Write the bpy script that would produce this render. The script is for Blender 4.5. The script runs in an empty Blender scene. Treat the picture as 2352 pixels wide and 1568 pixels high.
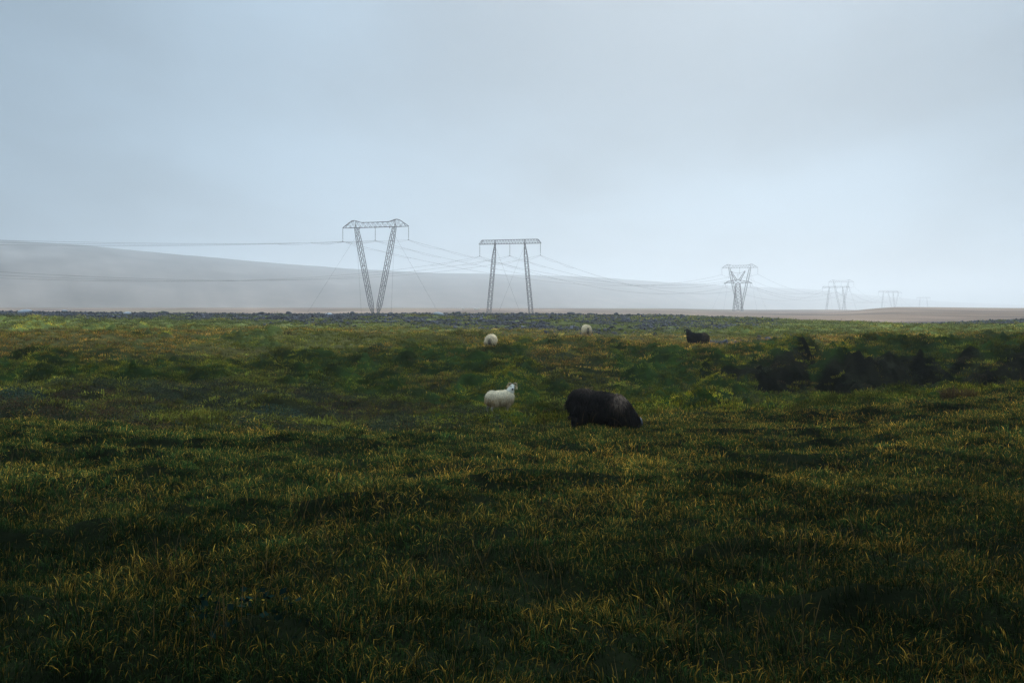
import bpy, bmesh, math, random
import numpy as np
from mathutils import Vector, Matrix

# ------------------------------------------------------------------ camera, sky, sun, exposure
C = bpy.context.scene
col = C.collection
EYE = 1.8
F = 2286.7                      # focal length in pixels of a 2352 px wide view (35 mm lens)
cam_d = bpy.data.cameras.new('camera')
cam_d.lens = 35.0; cam_d.sensor_width = 36.0
cam_d.shift_y = -78.0/2352.0
cam_d.clip_start = 0.05; cam_d.clip_end = 15000
cam = bpy.data.objects.new('camera', cam_d); col.objects.link(cam)
cam.location = (0, 0, EYE); cam.rotation_euler = (math.radians(90), 0, 0)
C.camera = cam
C.view_settings.view_transform = 'Standard'
C.view_settings.look = 'None'
C.view_settings.gamma = 1.0
C.view_settings.exposure = 0.26
C.cycles.use_denoising = True
C.cycles.denoiser = 'OPENIMAGEDENOISE'
C.cycles.denoising_prefilter = 'NONE'
C.cycles.sample_clamp_indirect = 4.0
C.cycles.use_adaptive_sampling = False
C.cycles.max_bounces = 6
C.cycles.diffuse_bounces = 3
C.cycles.volume_bounces = 4
C.cycles.transmission_bounces = 3
C.cycles.caustics_reflective = False
C.cycles.caustics_refractive = False

SUN_EL, SUN_AZ = math.radians(36), math.radians(12)      # sun behind cloud, ahead and a little right
W = bpy.data.worlds.new('World'); C.world = W; W.use_nodes = True
nt = W.node_tree; nt.nodes.clear()
def N(tree, t, **kw):
    n = tree.nodes.new(t)
    for k, v in kw.items():
        if k in ('loc',): continue
        setattr(n, k, v)
    return n
def L(tree, a, b): tree.links.new(a, b)
tc = N(nt, 'ShaderNodeTexCoord')
sky = N(nt, 'ShaderNodeTexSky'); sky.sky_type = 'NISHITA'; sky.sun_disc = False
sky.sun_elevation = SUN_EL; sky.sun_rotation = SUN_AZ; sky.dust_density = 3.0
def wmath(op, a, b=None, c=None):
    n = N(nt, 'ShaderNodeMath', operation=op)
    for i, x in enumerate((a, b, c)):
        if x is None: continue
        if isinstance(x, (int, float)): n.inputs[i].default_value = x
        else: L(nt, x, n.inputs[i])
    return n.outputs[0]
sep = N(nt, 'ShaderNodeSeparateXYZ'); L(nt, tc.outputs['Generated'], sep.inputs[0])
# overcast deck: brighter towards the veiled sun, shaped dimmer behind the viewer
dotn = N(nt, 'ShaderNodeVectorMath', operation='DOT_PRODUCT')
L(nt, tc.outputs['Generated'], dotn.inputs[0])
dotn.inputs[1].default_value = (math.sin(SUN_AZ)*math.cos(SUN_EL), math.cos(SUN_AZ)*math.cos(SUN_EL), math.sin(SUN_EL))
glow = N(nt, 'ShaderNodeMapRange', interpolation_type='SMOOTHSTEP')
L(nt, dotn.outputs['Value'], glow.inputs['Value'])
glow.inputs['From Min'].default_value = 0.965; glow.inputs['From Max'].default_value = 1.0
glow.inputs['To Min'].default_value = 0.0; glow.inputs['To Max'].default_value = 1.0
high = N(nt, 'ShaderNodeMapRange', interpolation_type='SMOOTHSTEP')      # deck above the view made brighter, to light ground and haze
L(nt, sep.outputs['Z'], high.inputs['Value'])
high.inputs['From Min'].default_value = 0.32; high.inputs['From Max'].default_value = 0.62
high.inputs['To Min'].default_value = 1.0; high.inputs['To Max'].default_value = 5.4
front = N(nt, 'ShaderNodeMapRange', interpolation_type='SMOOTHSTEP')
L(nt, sep.outputs['Y'], front.inputs['Value'])
front.inputs['From Min'].default_value = -0.75; front.inputs['From Max'].default_value = 0.55
front.inputs['To Min'].default_value = 0.60; front.inputs['To Max'].default_value = 1.0
# soft streaky cloud structure on a flat deck (direction projected on a plane above)
zc = wmath('MAXIMUM', sep.outputs['Z'], 0.0)
zc = wmath('ADD', zc, 0.16)
dv = N(nt, 'ShaderNodeVectorMath', operation='DIVIDE')
L(nt, tc.outputs['Generated'], dv.inputs[0])
cz = N(nt, 'ShaderNodeCombineXYZ'); L(nt, zc, cz.inputs[0]); L(nt, zc, cz.inputs[1]); cz.inputs[2].default_value = 1.0
L(nt, cz.outputs[0], dv.inputs[1])
mp = N(nt, 'ShaderNodeMapping'); L(nt, dv.outputs[0], mp.inputs[0])
mp.inputs['Location'].default_value = (3.3, 1.7, 0.0)
mp.inputs['Rotation'].default_value = (0, 0, math.radians(-28)); mp.inputs['Scale'].default_value = (0.75, 0.42, 0.2)
nz = N(nt, 'ShaderNodeTexNoise'); L(nt, mp.outputs[0], nz.inputs['Vector'])
nz.inputs['Scale'].default_value = 1.0; nz.inputs['Detail'].default_value = 4.0; nz.inputs['Roughness'].default_value = 0.46
cl = N(nt, 'ShaderNodeMapRange', interpolation_type='SMOOTHSTEP'); L(nt, nz.outputs['Fac'], cl.inputs['Value'])
cl.inputs['From Min'].default_value = 0.28; cl.inputs['From Max'].default_value = 0.70
cl.inputs['To Min'].default_value = 0.68; cl.inputs['To Max'].default_value = 1.20
SKY_BASE = 0.35
side = N(nt, 'ShaderNodeMapRange', interpolation_type='SMOOTHSTEP')      # darker cloud to either side of the opening ahead
L(nt, sep.outputs['Y'], side.inputs['Value'])
side.inputs['From Min'].default_value = 0.80; side.inputs['From Max'].default_value = 0.96
side.inputs['To Min'].default_value = 0.84; side.inputs['To Max'].default_value = 1.0
v = wmath('MULTIPLY', front.outputs[0], cl.outputs[0])
v = wmath('MULTIPLY', v, side.outputs[0])
v = wmath('MULTIPLY', v, high.outputs[0])
v = wmath('ADD', v, glow.outputs[0])
v = wmath('MULTIPLY', v, SKY_BASE)
tint = N(nt, 'ShaderNodeVectorMath', operation='SCALE')
tint.inputs[0].default_value = (0.715, 1.0, 1.275)
L(nt, v, tint.inputs['Scale'])
mixs = N(nt, 'ShaderNodeMixRGB'); mixs.inputs[0].default_value = 0.94
skys = N(nt, 'ShaderNodeVectorMath', operation='SCALE'); L(nt, sky.outputs[0], skys.inputs[0]); skys.inputs['Scale'].default_value = 0.08
L(nt, skys.outputs[0], mixs.inputs[1]); L(nt, tint.outputs[0], mixs.inputs[2])
bg = N(nt, 'ShaderNodeBackground'); L(nt, mixs.outputs[0], bg.inputs[0]); bg.inputs[1].default_value = 1.0
wo = N(nt, 'ShaderNodeOutputWorld'); L(nt, bg.outputs[0], wo.inputs[0])

sd = bpy.data.lights.new('sun', 'SUN'); sd.energy = 1.5; sd.angle = math.radians(20); sd.color = (1.0, 0.975, 0.945)
sun = bpy.data.objects.new('sun', sd); col.objects.link(sun)
sdir = Vector((math.sin(SUN_AZ)*math.cos(SUN_EL), math.cos(SUN_AZ)*math.cos(SUN_EL), math.sin(SUN_EL)))
sun.rotation_euler = sdir.to_track_quat('Z', 'Y').to_euler(); sun.location = sdir*200

HAZE = 0.00043
rng = np.random.default_rng(7)

# ------------------------------------------------------------------ helpers
def tag(o, label=None, cat=None, group=None, kind=None):
    if label: o['label'] = label
    if cat: o['category'] = cat
    if group: o['group'] = group
    if kind: o['kind'] = kind
    return o
def mesh_from(name, V, Q, mat=None, cols=None, smooth=False, T=None):
    """V (n,3); Q quads (m,4) or None; T triangles (k,3) or None"""
    me = bpy.data.meshes.new(name)
    V = np.asarray(V, np.float32)
    nq = 0 if Q is None else len(Q); ntr = 0 if T is None else len(T)
    me.vertices.add(len(V)); me.vertices.foreach_set('co', V.ravel())
    loops = []
    if nq: loops.append(np.asarray(Q, np.int32).ravel())
    if ntr: loops.append(np.asarray(T, np.int32).ravel())
    loops = np.concatenate(loops)
    me.loops.add(len(loops)); me.loops.foreach_set('vertex_index', loops)
    me.polygons.add(nq+ntr)
    st = np.concatenate([np.arange(nq)*4, nq*4+np.arange(ntr)*3]).astype(np.int32)
    me.polygons.foreach_set('loop_start', st)
    me.polygons.foreach_set('loop_total', np.concatenate([np.full(nq, 4), np.full(ntr, 3)]).astype(np.int32))
    if smooth: me.polygons.foreach_set('use_smooth', np.ones(nq+ntr, bool))
    me.update(calc_edges=True)
    if cols is not None:
        a = me.attributes.new('col', 'FLOAT_COLOR', 'POINT')
        c4 = np.ones((len(V), 4), np.float32); c4[:, :3] = cols
        a.data.foreach_set('color', c4.ravel())
    if mat: me.materials.append(mat)
    return me
def obj(name, me, parent=None):
    o = bpy.data.objects.new(name, me); col.objects.link(o)
    if parent: o.parent = parent
    return o
def empty(name, loc=(0, 0, 0), rz=0.0):
    o = bpy.data.objects.new(name, None); col.objects.link(o)
    o.location = loc; o.rotation_euler = (0, 0, rz); o.empty_display_size = 0.2
    return o
def _hash(ix, iy, s):
    h = (ix.astype(np.int64)*374761393 + iy.astype(np.int64)*668265263 + s*974634777) & 0xffffffff
    h = ((h ^ (h >> 13))*1274126177) & 0xffffffff
    return ((h ^ (h >> 16)) & 0xffff)/65535.0
def noise(x, y, s=0):
    """value noise, 0..1"""
    x = np.asarray(x, float); y = np.asarray(y, float)
    ix = np.floor(x); iy = np.floor(y); fx = x-ix; fy = y-iy
    fx = fx*fx*fx*(fx*(fx*6-15)+10); fy = fy*fy*fy*(fy*(fy*6-15)+10)
    a = _hash(ix, iy, s); b = _hash(ix+1, iy, s); c = _hash(ix, iy+1, s); d = _hash(ix+1, iy+1, s)
    return (a*(1-fx)+b*fx)*(1-fy)+(c*(1-fx)+d*fx)*fy
def fbm(x, y, s=0, o=3, g=0.5):
    t = 0; a = 1; n = 0
    for k in range(o):
        ca, sa = math.cos(0.7*k+s), math.sin(0.7*k+s)
        t = t+a*noise((x*ca-y*sa)*2**k+17.3*k, (x*sa+y*ca)*2**k-9.1*k, s+k); n += a; a *= g
    return t/n
def sst(a, b, x):
    t = np.clip((x-a)/(b-a), 0, 1); return t*t*(3-2*t)

# ------------------------------------------------------------------ ground height
TAB = {   # column in the picture : (distance, height below / above the eye)
 -700: [(3,-1.75),(8,-1.8),(16,-1.95),(24,-2.3),(31,-2.5),(38,-2.25),(45,-1.85),(60,-1.6),(100,-1.1),(140,-.6),(160,-.9),(200,-2.2),(280,-2.9),(430,-2.9),(600,-1.0),(700,-.3),(1000,-.3),(4200,-1)],
 0:    [(3,-1.75),(8,-1.8),(12,-1.9),(16.6,-2.0),(20,-2.15),(24,-2.33),(28,-2.48),(31,-2.52),(35,-2.42),(38,-2.25),(42,-1.98),(46,-1.78),(60,-1.6),(75,-1.48),(100,-1.12),(140,-.62),(155,-.8),(200,-2.2),(280,-2.9),(430,-2.9),(500,-2.),(600,-1.0),(700,-.3),(1000,-.3),(4200,-1)],
 650:  [(3,-1.75),(8,-1.82),(12,-1.92),(16.6,-2.03),(20,-2.2),(24,-2.4),(28,-2.6),(31,-2.68),(35,-2.6),(38,-2.42),(42,-2.05),(46,-1.78),(60,-1.62),(75,-1.5),(100,-1.2),(120,-1.0),(140,-.95),(155,-1.15),(200,-2.4),(280,-2.9),(430,-2.95),(500,-2.1),(600,-1.1),(700,-.35),(1000,-.35),(4200,-1.2)],
 1128: [(3,-1.75),(8,-1.85),(12,-1.95),(16.6,-2.05),(19,-2.2),(22,-2.55),(25,-2.78),(28,-3.1),(31,-3.3),(34,-3.15),(38,-2.45),(41,-1.95),(44,-1.72),(50,-1.78),(62,-1.88),(75,-1.68),(100,-1.2),(120,-.98),(140,-.9),(155,-1.1),(200,-2.5),(280,-3.),(430,-3.),(500,-2.2),(600,-1.3),(750,-.6),(1000,-.6),(4200,-1.5)],
 1500: [(3,-1.75),(8,-1.85),(12,-1.95),(16.6,-2.0),(19,-2.02),(21.5,-2.35),(25,-2.9),(28,-3.1),(31,-3.1),(34,-2.9),(38,-2.4),(42,-1.98),(46,-1.85),(52,-1.92),(62,-1.95),(75,-1.75),(100,-1.38),(125,-1.12),(140,-1.08),(155,-1.35),(200,-2.8),(280,-3.1),(430,-3.1),(560,-2.2),(700,-1.3),(900,-1.0),(1100,-1.2),(4200,-3)],
 1720: [(3,-1.75),(8,-1.85),(12,-1.95),(16.6,-1.98),(20,-2.1),(22.5,-2.45),(26,-3.0),(30,-3.35),(35,-3.35),(37,-3.0),(38.8,-2.1),(40.2,-1.74),(44,-1.75),(50,-1.90),(60,-1.95),(75,-1.85),(100,-1.72),(120,-1.5),(138,-1.4),(160,-1.9),(200,-2.7),(280,-2.8),(430,-3.1),(600,-3.3),(760,-3.0),(860,-2.6),(1000,-2.2),(1150,-3),(1300,-4),(1500,-4.3),(9000,-16)],
 1900: [(3,-1.75),(8,-1.85),(12,-1.95),(16.6,-1.95),(21,-2.12),(23.5,-2.32),(27,-3.1),(31,-3.5),(36.4,-3.45),(37.2,-3.1),(38.3,-1.75),(39.4,-1.52),(44,-1.55),(50,-1.65),(60,-1.8),(75,-1.86),(100,-1.72),(118,-1.66),(135,-2.0),(180,-2.8),(280,-2.9),(430,-3.1),(600,-3.2),(760,-3.0),(860,-2.6),(1000,-2.2),(1150,-3),(1300,-4),(1500,-4.5),(2000,-9.5),(9000,-16)],
 2060: [(3,-1.75),(8,-1.82),(12,-1.9),(16.6,-1.88),(21,-2.0),(24.5,-2.18),(28,-3.0),(31,-3.4),(35.4,-3.4),(36.2,-3.1),(37.2,-1.62),(38.3,-1.42),(44,-1.5),(50,-1.62),(60,-1.74),(75,-1.84),(98,-1.76),(112,-1.9),(135,-2.4),(180,-3.0),(250,-2.9),(400,-1.6),(540,-.1),(600,.32),(700,.3),(900,-2.5),(1300,-6),(2000,-10),(9000,-16)],
 2352: [(3,-1.75),(8,-1.78),(12,-1.8),(16.6,-1.76),(21,-1.75),(25,-1.98),(28,-2.5),(31,-2.8),(33.8,-2.78),(34.6,-2.5),(35.4,-1.6),(36.6,-1.42),(44,-1.5),(50,-1.6),(60,-1.72),(75,-1.82),(100,-1.78),(115,-1.72),(132,-1.62),(150,-1.9),(190,-3.1),(250,-2.9),(400,-1.9),(540,-.8),(600,-.45),(700,-.55),(900,-3),(1300,-7),(2000,-10),(9000,-16)],
 3000: [(3,-1.75),(8,-1.78),(12,-1.8),(16.6,-1.7),(25,-1.75),(31,-1.9),(38,-1.5),(50,-1.6),(75,-1.8),(115,-1.7),(132,-1.6),(150,-1.9),(190,-3.1),(250,-2.9),(400,-2.2),(600,-1.2),(900,-4),(2000,-10),(9000,-16)],
}
UC = np.array(sorted(TAB)); LD = np.log(np.geomspace(2.0, 8500, 1000))
GT = []
for u in UC:
    d, z = np.array(TAB[u]).T
    g = np.interp(LD, np.log(d), z)
    k = np.array([1, 2, 3, 2, 1.]); k /= k.sum()
    g = np.convolve(np.pad(g, 2, mode='edge'), k, 'valid')
    GT.append(g)
GT = np.array(GT)
def uof(x, y): return 1176+F*x/np.maximum(y, 1.5)
def base_h(x, y):
    y2 = np.maximum(y, 2.0)
    # wobble the bank line so that it is not a straight sweep
    u = np.clip(uof(x, y2), UC[0], UC[-1])
    bankw = sst(20, 24, y2)*(1-sst(44, 55, y2))
    yy = y2+bankw*sst(1250, 1750, u)*((fbm(x*0.22+5, y*0.0+3.3, 31, 3)-0.5)*2.6*(1-.75*sst(1880, 2050, u))+(noise(x*0.55, y*0.0+1.7, 33)-.5)*1.7)
    # a side gully that notches the bank
    ld = (np.log(yy)-LD[0])/(LD[1]-LD[0])
    i = np.clip(ld.astype(int), 0, len(LD)-2); f = np.clip(ld-i, 0, 1)
    j = np.clip(np.searchsorted(UC, u)-1, 0, len(UC)-2)
    g = (u-UC[j])/(UC[j+1]-UC[j]); g = g*g*(3-2*g)*0.6+g*0.4
    a = GT[j, i]*(1-f)+GT[j, i+1]*f; b = GT[j+1, i]*(1-f)+GT[j+1, i+1]*f
    h = a*(1-g)+b*g
    un = u-1880-(y2-41)*8
    notch = 1.3*np.exp(-(un/30.0)**2)*sst(36, 39.5, y2)*(1-sst(43, 50, y2))
    h = h-0.75*notch
    return h
def zones(x, y):
    """weights of ground kinds at (x, y): gravel, brown plain, heath, moss, bank soil, long grass"""
    u = uof(x, y); d = np.maximum(y, 1.0)
    n1 = fbm(x*0.09+3, y*0.05, 5, 3); n2 = fbm(x*0.35, y*0.2, 9, 3); n3 = fbm(x*1.1, y*0.6, 13, 2)
    plain = sst(168, 185, d)
    # gravel ridge: a thin strip at the crest on the left, wide and patchy in the middle
    g0 = np.interp(u, [-700, 0, 500, 800, 1000, 1200, 1500, 1640, 1800, 1930, 2000], [110, 106, 97, 87, 78, 70, 68, 76, 96, 140, 300])
    grav = sst(-10, 10, d-g0-(n1-.5)*26)*np.interp(u, [0, 700, 1300, 1700, 1850], [1, .98, .92, .7, .2])
    patch = sst(.40, .58, n2+0.22*(n1-.5)+np.interp(u, [0, 600, 1100, 1700], [.14, .13, .11, .03])+0.16*sst(112, 132, d))
    grav = grav*(0.22+.78*patch)*(1-plain)
    gm = sst(2035, 2110, u)*sst(96, 104, d-(n1-.5)*14)*(1-plain)*(0.6+.4*sst(.36, .48, n2))
    mud = sst(1570, 1640, u)*(1-sst(1830, 1930, u))*np.exp(-((d-57-(n1-.5)*9-(u-1700)*.012)/3.6)**2)*sst(.36, .5, n2+.08)
    grav = np.maximum(grav, np.maximum(gm, mud*.95))
    heath = (1-sst(860, 1120, u))*sst(16.2, 17.6, d+(n1-.5)*3)*(1-sst(29, 33, d+(n1-.5)*8))
    heath = heath*sst(.33, .5, n2+.06)
    swale = sst(16.8, 18.5, d+(n1-.5)*2-2.6*sst(1250, 1700, u))*(1-sst(39, 46, d+(n1-.5)*12))
    bank = sst(1250, 1450, u)*swale
    moss = swale*(1-heath)*sst(.36, .56, n2+.1*bank+.04)
    moss = np.maximum(moss, sst(.52, .66, n2)*sst(44, 52, d)*(1-plain)*.9)
    moss = moss*(1-grav)
    fg = 1-sst(18.5, 21.5, d+(n1-.5)*2.5+np.interp(u, [0, 500, 900, 1300, 1500, 1750, 2000, 2352], [2.2, 2.4, 3.2, 3.0, 1.0, -1.0, -2.6, -4.5]))
    steep = sst(.14, .40, (base_h(x, y+.35)-base_h(x, y-.35))/.7)*sst(1500, 1700, u)*(1-sst(41.5, 45, d))*sst(25, 29, d)*sst(1.55, 1.75, -base_h(x, y))
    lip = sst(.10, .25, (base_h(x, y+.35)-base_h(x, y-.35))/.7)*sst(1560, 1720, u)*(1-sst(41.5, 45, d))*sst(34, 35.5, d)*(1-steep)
    return dict(steep=steep, lip=lip, plain=plain, grav=grav, heath=heath, moss=moss, bank=bank, fg=fg, n1=n1, n2=n2, n3=n3, u=u, d=d)
def cushion(x, y, s):
    a = noise(x, y, s); b = noise(x*1.9+3, y*1.9+7, s+1)
    return np.abs(2*a-1)*.65+np.abs(2*b-1)*.35      # rounded cushions: dark creases, round tops once inverted
def H(x, y, Z=None, detail=True):
    """height of the ground in world z"""
    x = np.asarray(x, float); y = np.asarray(y, float)
    h = base_h(x, y)
    if Z is None: Z = zones(x, y)
    d = Z['d']; near = 1-sst(170, 260, d)
    fgm = (fbm(x*1.1, y*1.1, 41, 2)-.5)*0.16+(1-np.abs(2*noise(x*.55+9, y*.6, 43)-1))**2*0.20-.08+(cushion(x*1.3, y*1.3, 57)-.4)*.12
    mid = (fbm(x*.28, y*.22, 45, 3)-.5)*0.55
    hum = (.33-cushion(x*.75, y*.6, 47))*0.80+(.33-cushion(x*.32, y*.3, 48))*.75*Z['moss']*(1-.6*sst(1650, 1780, Z['u']))
    calm = np.ones_like(d)
    for su, sdist in ((1149, 31), (1128, 44), (1347, 62), (1602, 51), (1372, 16.6)):
        calm = calm*(1-.9*np.exp(-((x-(su-1176)/F*sdist)**2+(y-sdist)**2)/2.2**2))
    near = near*calm
    mid = mid+(fbm(x*.10+2, y*.13, 46, 2)-.5)*1.0
    h = h+near*(Z['fg']*fgm+(1-Z['fg'])*(1-Z['grav']*.8)*(mid*1.35*(1-sst(48, 80, d)*.75)*(1-.7*sst(1650, 1780, Z['u']))))
    h = h+near*(1-Z['fg'])*(Z['moss']*.9+.25)*(1-Z['grav'])*hum*1.15*(1-sst(60, 150, d)*.6)
    h = h+near*Z['bank']*(.33-cushion(x*1.3, y*1.3, 49))*0.34+near*Z['steep']*(fbm(x*1.7, y*1.7, 59, 3)-.5)*.75
    if detail:
        h = h+near*(1-Z['fg'])*((fbm(x*3.2, y*2.6, 51, 2)-.5)*0.16+(.33-cushion(x*2.1, y*1.8, 52))*.12)
    far = sst(200, 320, d)
    h = h+far*(fbm(x*.012, y*.006, 53, 3)-.5)*np.interp(d, [200, 600, 1500], [.35, .3, 1.2])
    return h+EYE

# ------------------------------------------------------------------ materials
def mat_new(name, rough=0.9, spec=0.2):
    m = bpy.data.materials.new(name); m.use_nodes = True
    b = m.node_tree.nodes['Principled BSDF']
    b.inputs['Roughness'].default_value = rough
    b.inputs['Specular IOR Level'].default_value = spec
    return m, m.node_tree, b
def noise_col(t, scale, lo, hi, coord='Object', detail=4, rough=.6):
    tcn = N(t, 'ShaderNodeTexCoord'); n = N(t, 'ShaderNodeTexNoise')
    L(t, tcn.outputs[coord], n.inputs['Vector'])
    n.inputs['Scale'].default_value = scale; n.inputs['Detail'].default_value = detail; n.inputs['Roughness'].default_value = rough
    r = N(t, 'ShaderNodeMapRange'); L(t, n.outputs['Fac'], r.inputs['Value'])
    r.inputs['From Min'].default_value = .25; r.inputs['From Max'].default_value = .75
    r.inputs['To Min'].default_value = lo; r.inputs['To Max'].default_value = hi
    return n, r
def simple_mat(name, c, rough=.8, spec=.2, nscale=8., amt=.35):
    m, t, b = mat_new(name, rough, spec)
    n, r = noise_col(t, nscale, 1-amt, 1+amt)
    s = N(t, 'ShaderNodeVectorMath', operation='SCALE'); s.inputs[0].default_value = c
    L(t, r.outputs[0], s.inputs['Scale']); L(t, s.outputs[0], b.inputs['Base Color'])
    return m
def attr_mat(name, rough=.85, spec=.15, nscale=30., amt=.25, inst=False, transl=0., attr='col'):
    m, t, b = mat_new(name, rough, spec)
    a = N(t, 'ShaderNodeAttribute'); a.attribute_name = attr
    n, r = noise_col(t, nscale, 1-amt, 1+amt)
    s = N(t, 'ShaderNodeVectorMath', operation='SCALE'); L(t, a.outputs['Color'], s.inputs[0]); L(t, r.outputs[0], s.inputs['Scale'])
    out = s.outputs[0]
    if inst:
        i = N(t, 'ShaderNodeAttribute'); i.attribute_type = 'INSTANCER'; i.attribute_name = 'tint'
        mm = N(t, 'ShaderNodeVectorMath', operation='MULTIPLY'); L(t, out, mm.inputs[0]); L(t, i.outputs['Color'], mm.inputs[1])
        out = mm.outputs[0]
    L(t, out, b.inputs['Base Color'])
    if transl:
        tr = N(t, 'ShaderNodeBsdfTranslucent'); L(t, out, tr.inputs['Color'])
        mx = N(t, 'ShaderNodeMixShader'); mx.inputs[0].default_value = transl
        L(t, b.outputs[0], mx.inputs[1]); L(t, tr.outputs[0], mx.inputs[2])
        L(t, mx.outputs[0], t.nodes['Material Output'].inputs[0])
    return m
m_steel = simple_mat('weathered_steel', (.030, .026, .032), .6, .3, .6, .3)
m_cable = simple_mat('conductor_aluminium', (.08, .078, .08), .5, .4, 1., .1)
m_insul = simple_mat('insulator_ceramic', (.07, .06, .07), .3, .4, 3., .1)
m_conc = simple_mat('concrete', (.3, .3, .29), .9, .1, 2., .2)
m_blade = attr_mat('grass_blades', .9, .03, 20, .25, inst=True, transl=.15)
m_moss = attr_mat('moss_fronds', 1., .0, 25, .3, inst=True, transl=.12)
m_leaf = attr_mat('heath_leaves', .85, .05, 25, .25, inst=True, transl=.15)
m_stone = attr_mat('basalt_gravel', .85, .25, 12, .35, inst=True)
m_wool = attr_mat('wool', 1., .02, 14, .22)
m_skin = attr_mat('sheep_coat', .85, .1, 30, .2)
m_horn = attr_mat('horn', .5, .35, 40, .25)
m_eye = simple_mat('sheep_eye', (.01, .008, .006), .15, .5, 5, .1)
m_plant = attr_mat('broad_leaves', 1., .0, 15, .25, transl=.15)
m_rock = simple_mat('dark_basalt_stone', (.055, .056, .066), .85, .3, 9., .45)
m_pale = simple_mat('pale_lichen_stone', (.38, .38, .39), .9, .2, 9., .35)

# ground: colour by kind of ground (vertex attribute), fine procedural grain and bump
m_ground, t, b = mat_new('heath_ground', 1.0, .0)
a = N(t, 'ShaderNodeAttribute'); a.attribute_name = 'col'
tcn = N(t, 'ShaderNodeTexCoord')
n1 = N(t, 'ShaderNodeTexNoise'); L(t, tcn.outputs['Object'], n1.inputs['Vector']); n1.inputs['Scale'].default_value = 2.2; n1.inputs['Detail'].default_value = 8; n1.inputs['Roughness'].default_value = .7
r = N(t, 'ShaderNodeMapRange'); L(t, n1.outputs['Fac'], r.inputs['Value']); r.inputs['From Min'].default_value = .3; r.inputs['From Max'].default_value = .7; r.inputs['To Min'].default_value = .55; r.inputs['To Max'].default_value = 1.45
s = N(t, 'ShaderNodeVectorMath', operation='SCALE'); L(t, a.outputs['Color'], s.inputs[0]); L(t, r.outputs[0], s.inputs['Scale'])
L(t, s.outputs[0], b.inputs['Base Color'])
n2 = N(t, 'ShaderNodeTexNoise'); L(t, tcn.outputs['Object'], n2.inputs['Vector']); n2.inputs['Scale'].default_value = 6; n2.inputs['Detail'].default_value = 6
bp = N(t, 'ShaderNodeBump'); L(t, n2.outputs['Fac'], bp.inputs['Height']); bp.inputs['Strength'].default_value = .5; bp.inputs['Distance'].default_value = .12
L(t, bp.outputs[0], b.inputs['Normal'])

# ------------------------------------------------------------------ ground sheet
az = np.concatenate([np.radians(np.linspace(-180, -46, 60, endpoint=False)), np.radians(np.arange(-46, 46, .085)), np.radians(np.linspace(46, 180, 60))])
rr = np.concatenate([[0.0], np.geomspace(.8, 3.2, 14, endpoint=False), np.geomspace(3.2, 20, 230, endpoint=False), np.geomspace(20, 60, 330, endpoint=False), np.geomspace(60, 200, 190, endpoint=False), np.geomspace(200, 8200, 150)])
A_, R_ = np.meshgrid(az, rr[1:], indexing='ij')
X = (R_*np.sin(A_)).ravel(); Y = (R_*np.cos(A_)).ravel()
Zn = zones(X, Y)
Hz = H(X, Y, Zn)
def ground_cols(Zn, x, y):
    n1, n2, n3 = Zn['n1'][:, None], Zn['n2'][:, None], Zn['n3'][:, None]
    d = Zn['d'][:, None]
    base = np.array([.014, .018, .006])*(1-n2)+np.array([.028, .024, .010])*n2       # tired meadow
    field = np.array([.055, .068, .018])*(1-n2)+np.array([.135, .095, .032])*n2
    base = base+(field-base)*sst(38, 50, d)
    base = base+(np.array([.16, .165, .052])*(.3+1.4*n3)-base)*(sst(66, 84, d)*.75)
    def lay(c, w, k):
        return c+(np.array(k)*(.6+.8*n3)-c)*np.clip(w, 0, 1)[:, None]
    base = lay(base, Zn['fg'], (.007, .009, .004))
    base = lay(base, Zn['heath']*.8, (.013, .014, .008))
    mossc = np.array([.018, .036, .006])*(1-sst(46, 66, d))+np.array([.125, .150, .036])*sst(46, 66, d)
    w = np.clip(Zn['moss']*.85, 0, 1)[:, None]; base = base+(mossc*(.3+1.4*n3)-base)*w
    soil = np.array([.004, .004, .0025])+np.array([.010, .0095, .005])*sst(.40, .68, fbm(x*1.9, y*1.9+Zn['n1']*6, 99, 3))[:, None]
    base = base+(soil-base)*(Zn['steep']*.97)[:, None]
    base = lay(base, Zn['grav'], (.038, .036, .042))
    pl = np.array([.25, .165, .115])*(.35+1.3*fbm(x*.03, y*.012, 61, 4))[:, None]
    pl = pl+(np.array([.21, .165, .085])-pl)*(sst(.55, .7, fbm(x*.015, y*.006, 67, 3)))[:, None]*.5
    strk = sst(.56, .64, fbm(x*.016+4, y*.010, 63, 3))[:, None]*sst(.3, .6, fbm(x*.05, y*.05, 65, 2))[:, None]
    pl = pl+(np.array([.105, .078, .070])-pl)*strk*.75
    base = base+(pl-base)*Zn['plain'][:, None]
    return base
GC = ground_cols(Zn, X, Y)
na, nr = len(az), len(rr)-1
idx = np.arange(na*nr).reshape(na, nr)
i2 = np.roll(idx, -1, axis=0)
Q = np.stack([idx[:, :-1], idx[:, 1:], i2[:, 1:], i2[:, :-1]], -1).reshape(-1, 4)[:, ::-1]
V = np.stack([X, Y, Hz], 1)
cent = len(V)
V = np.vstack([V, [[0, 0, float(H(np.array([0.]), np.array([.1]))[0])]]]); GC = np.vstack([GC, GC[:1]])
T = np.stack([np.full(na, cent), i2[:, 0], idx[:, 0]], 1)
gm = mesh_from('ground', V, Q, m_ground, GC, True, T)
ground = obj('ground', gm); tag(ground, 'rolling heath ground of moss, gravel ridge and brown plain', 'ground', kind='structure')

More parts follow.
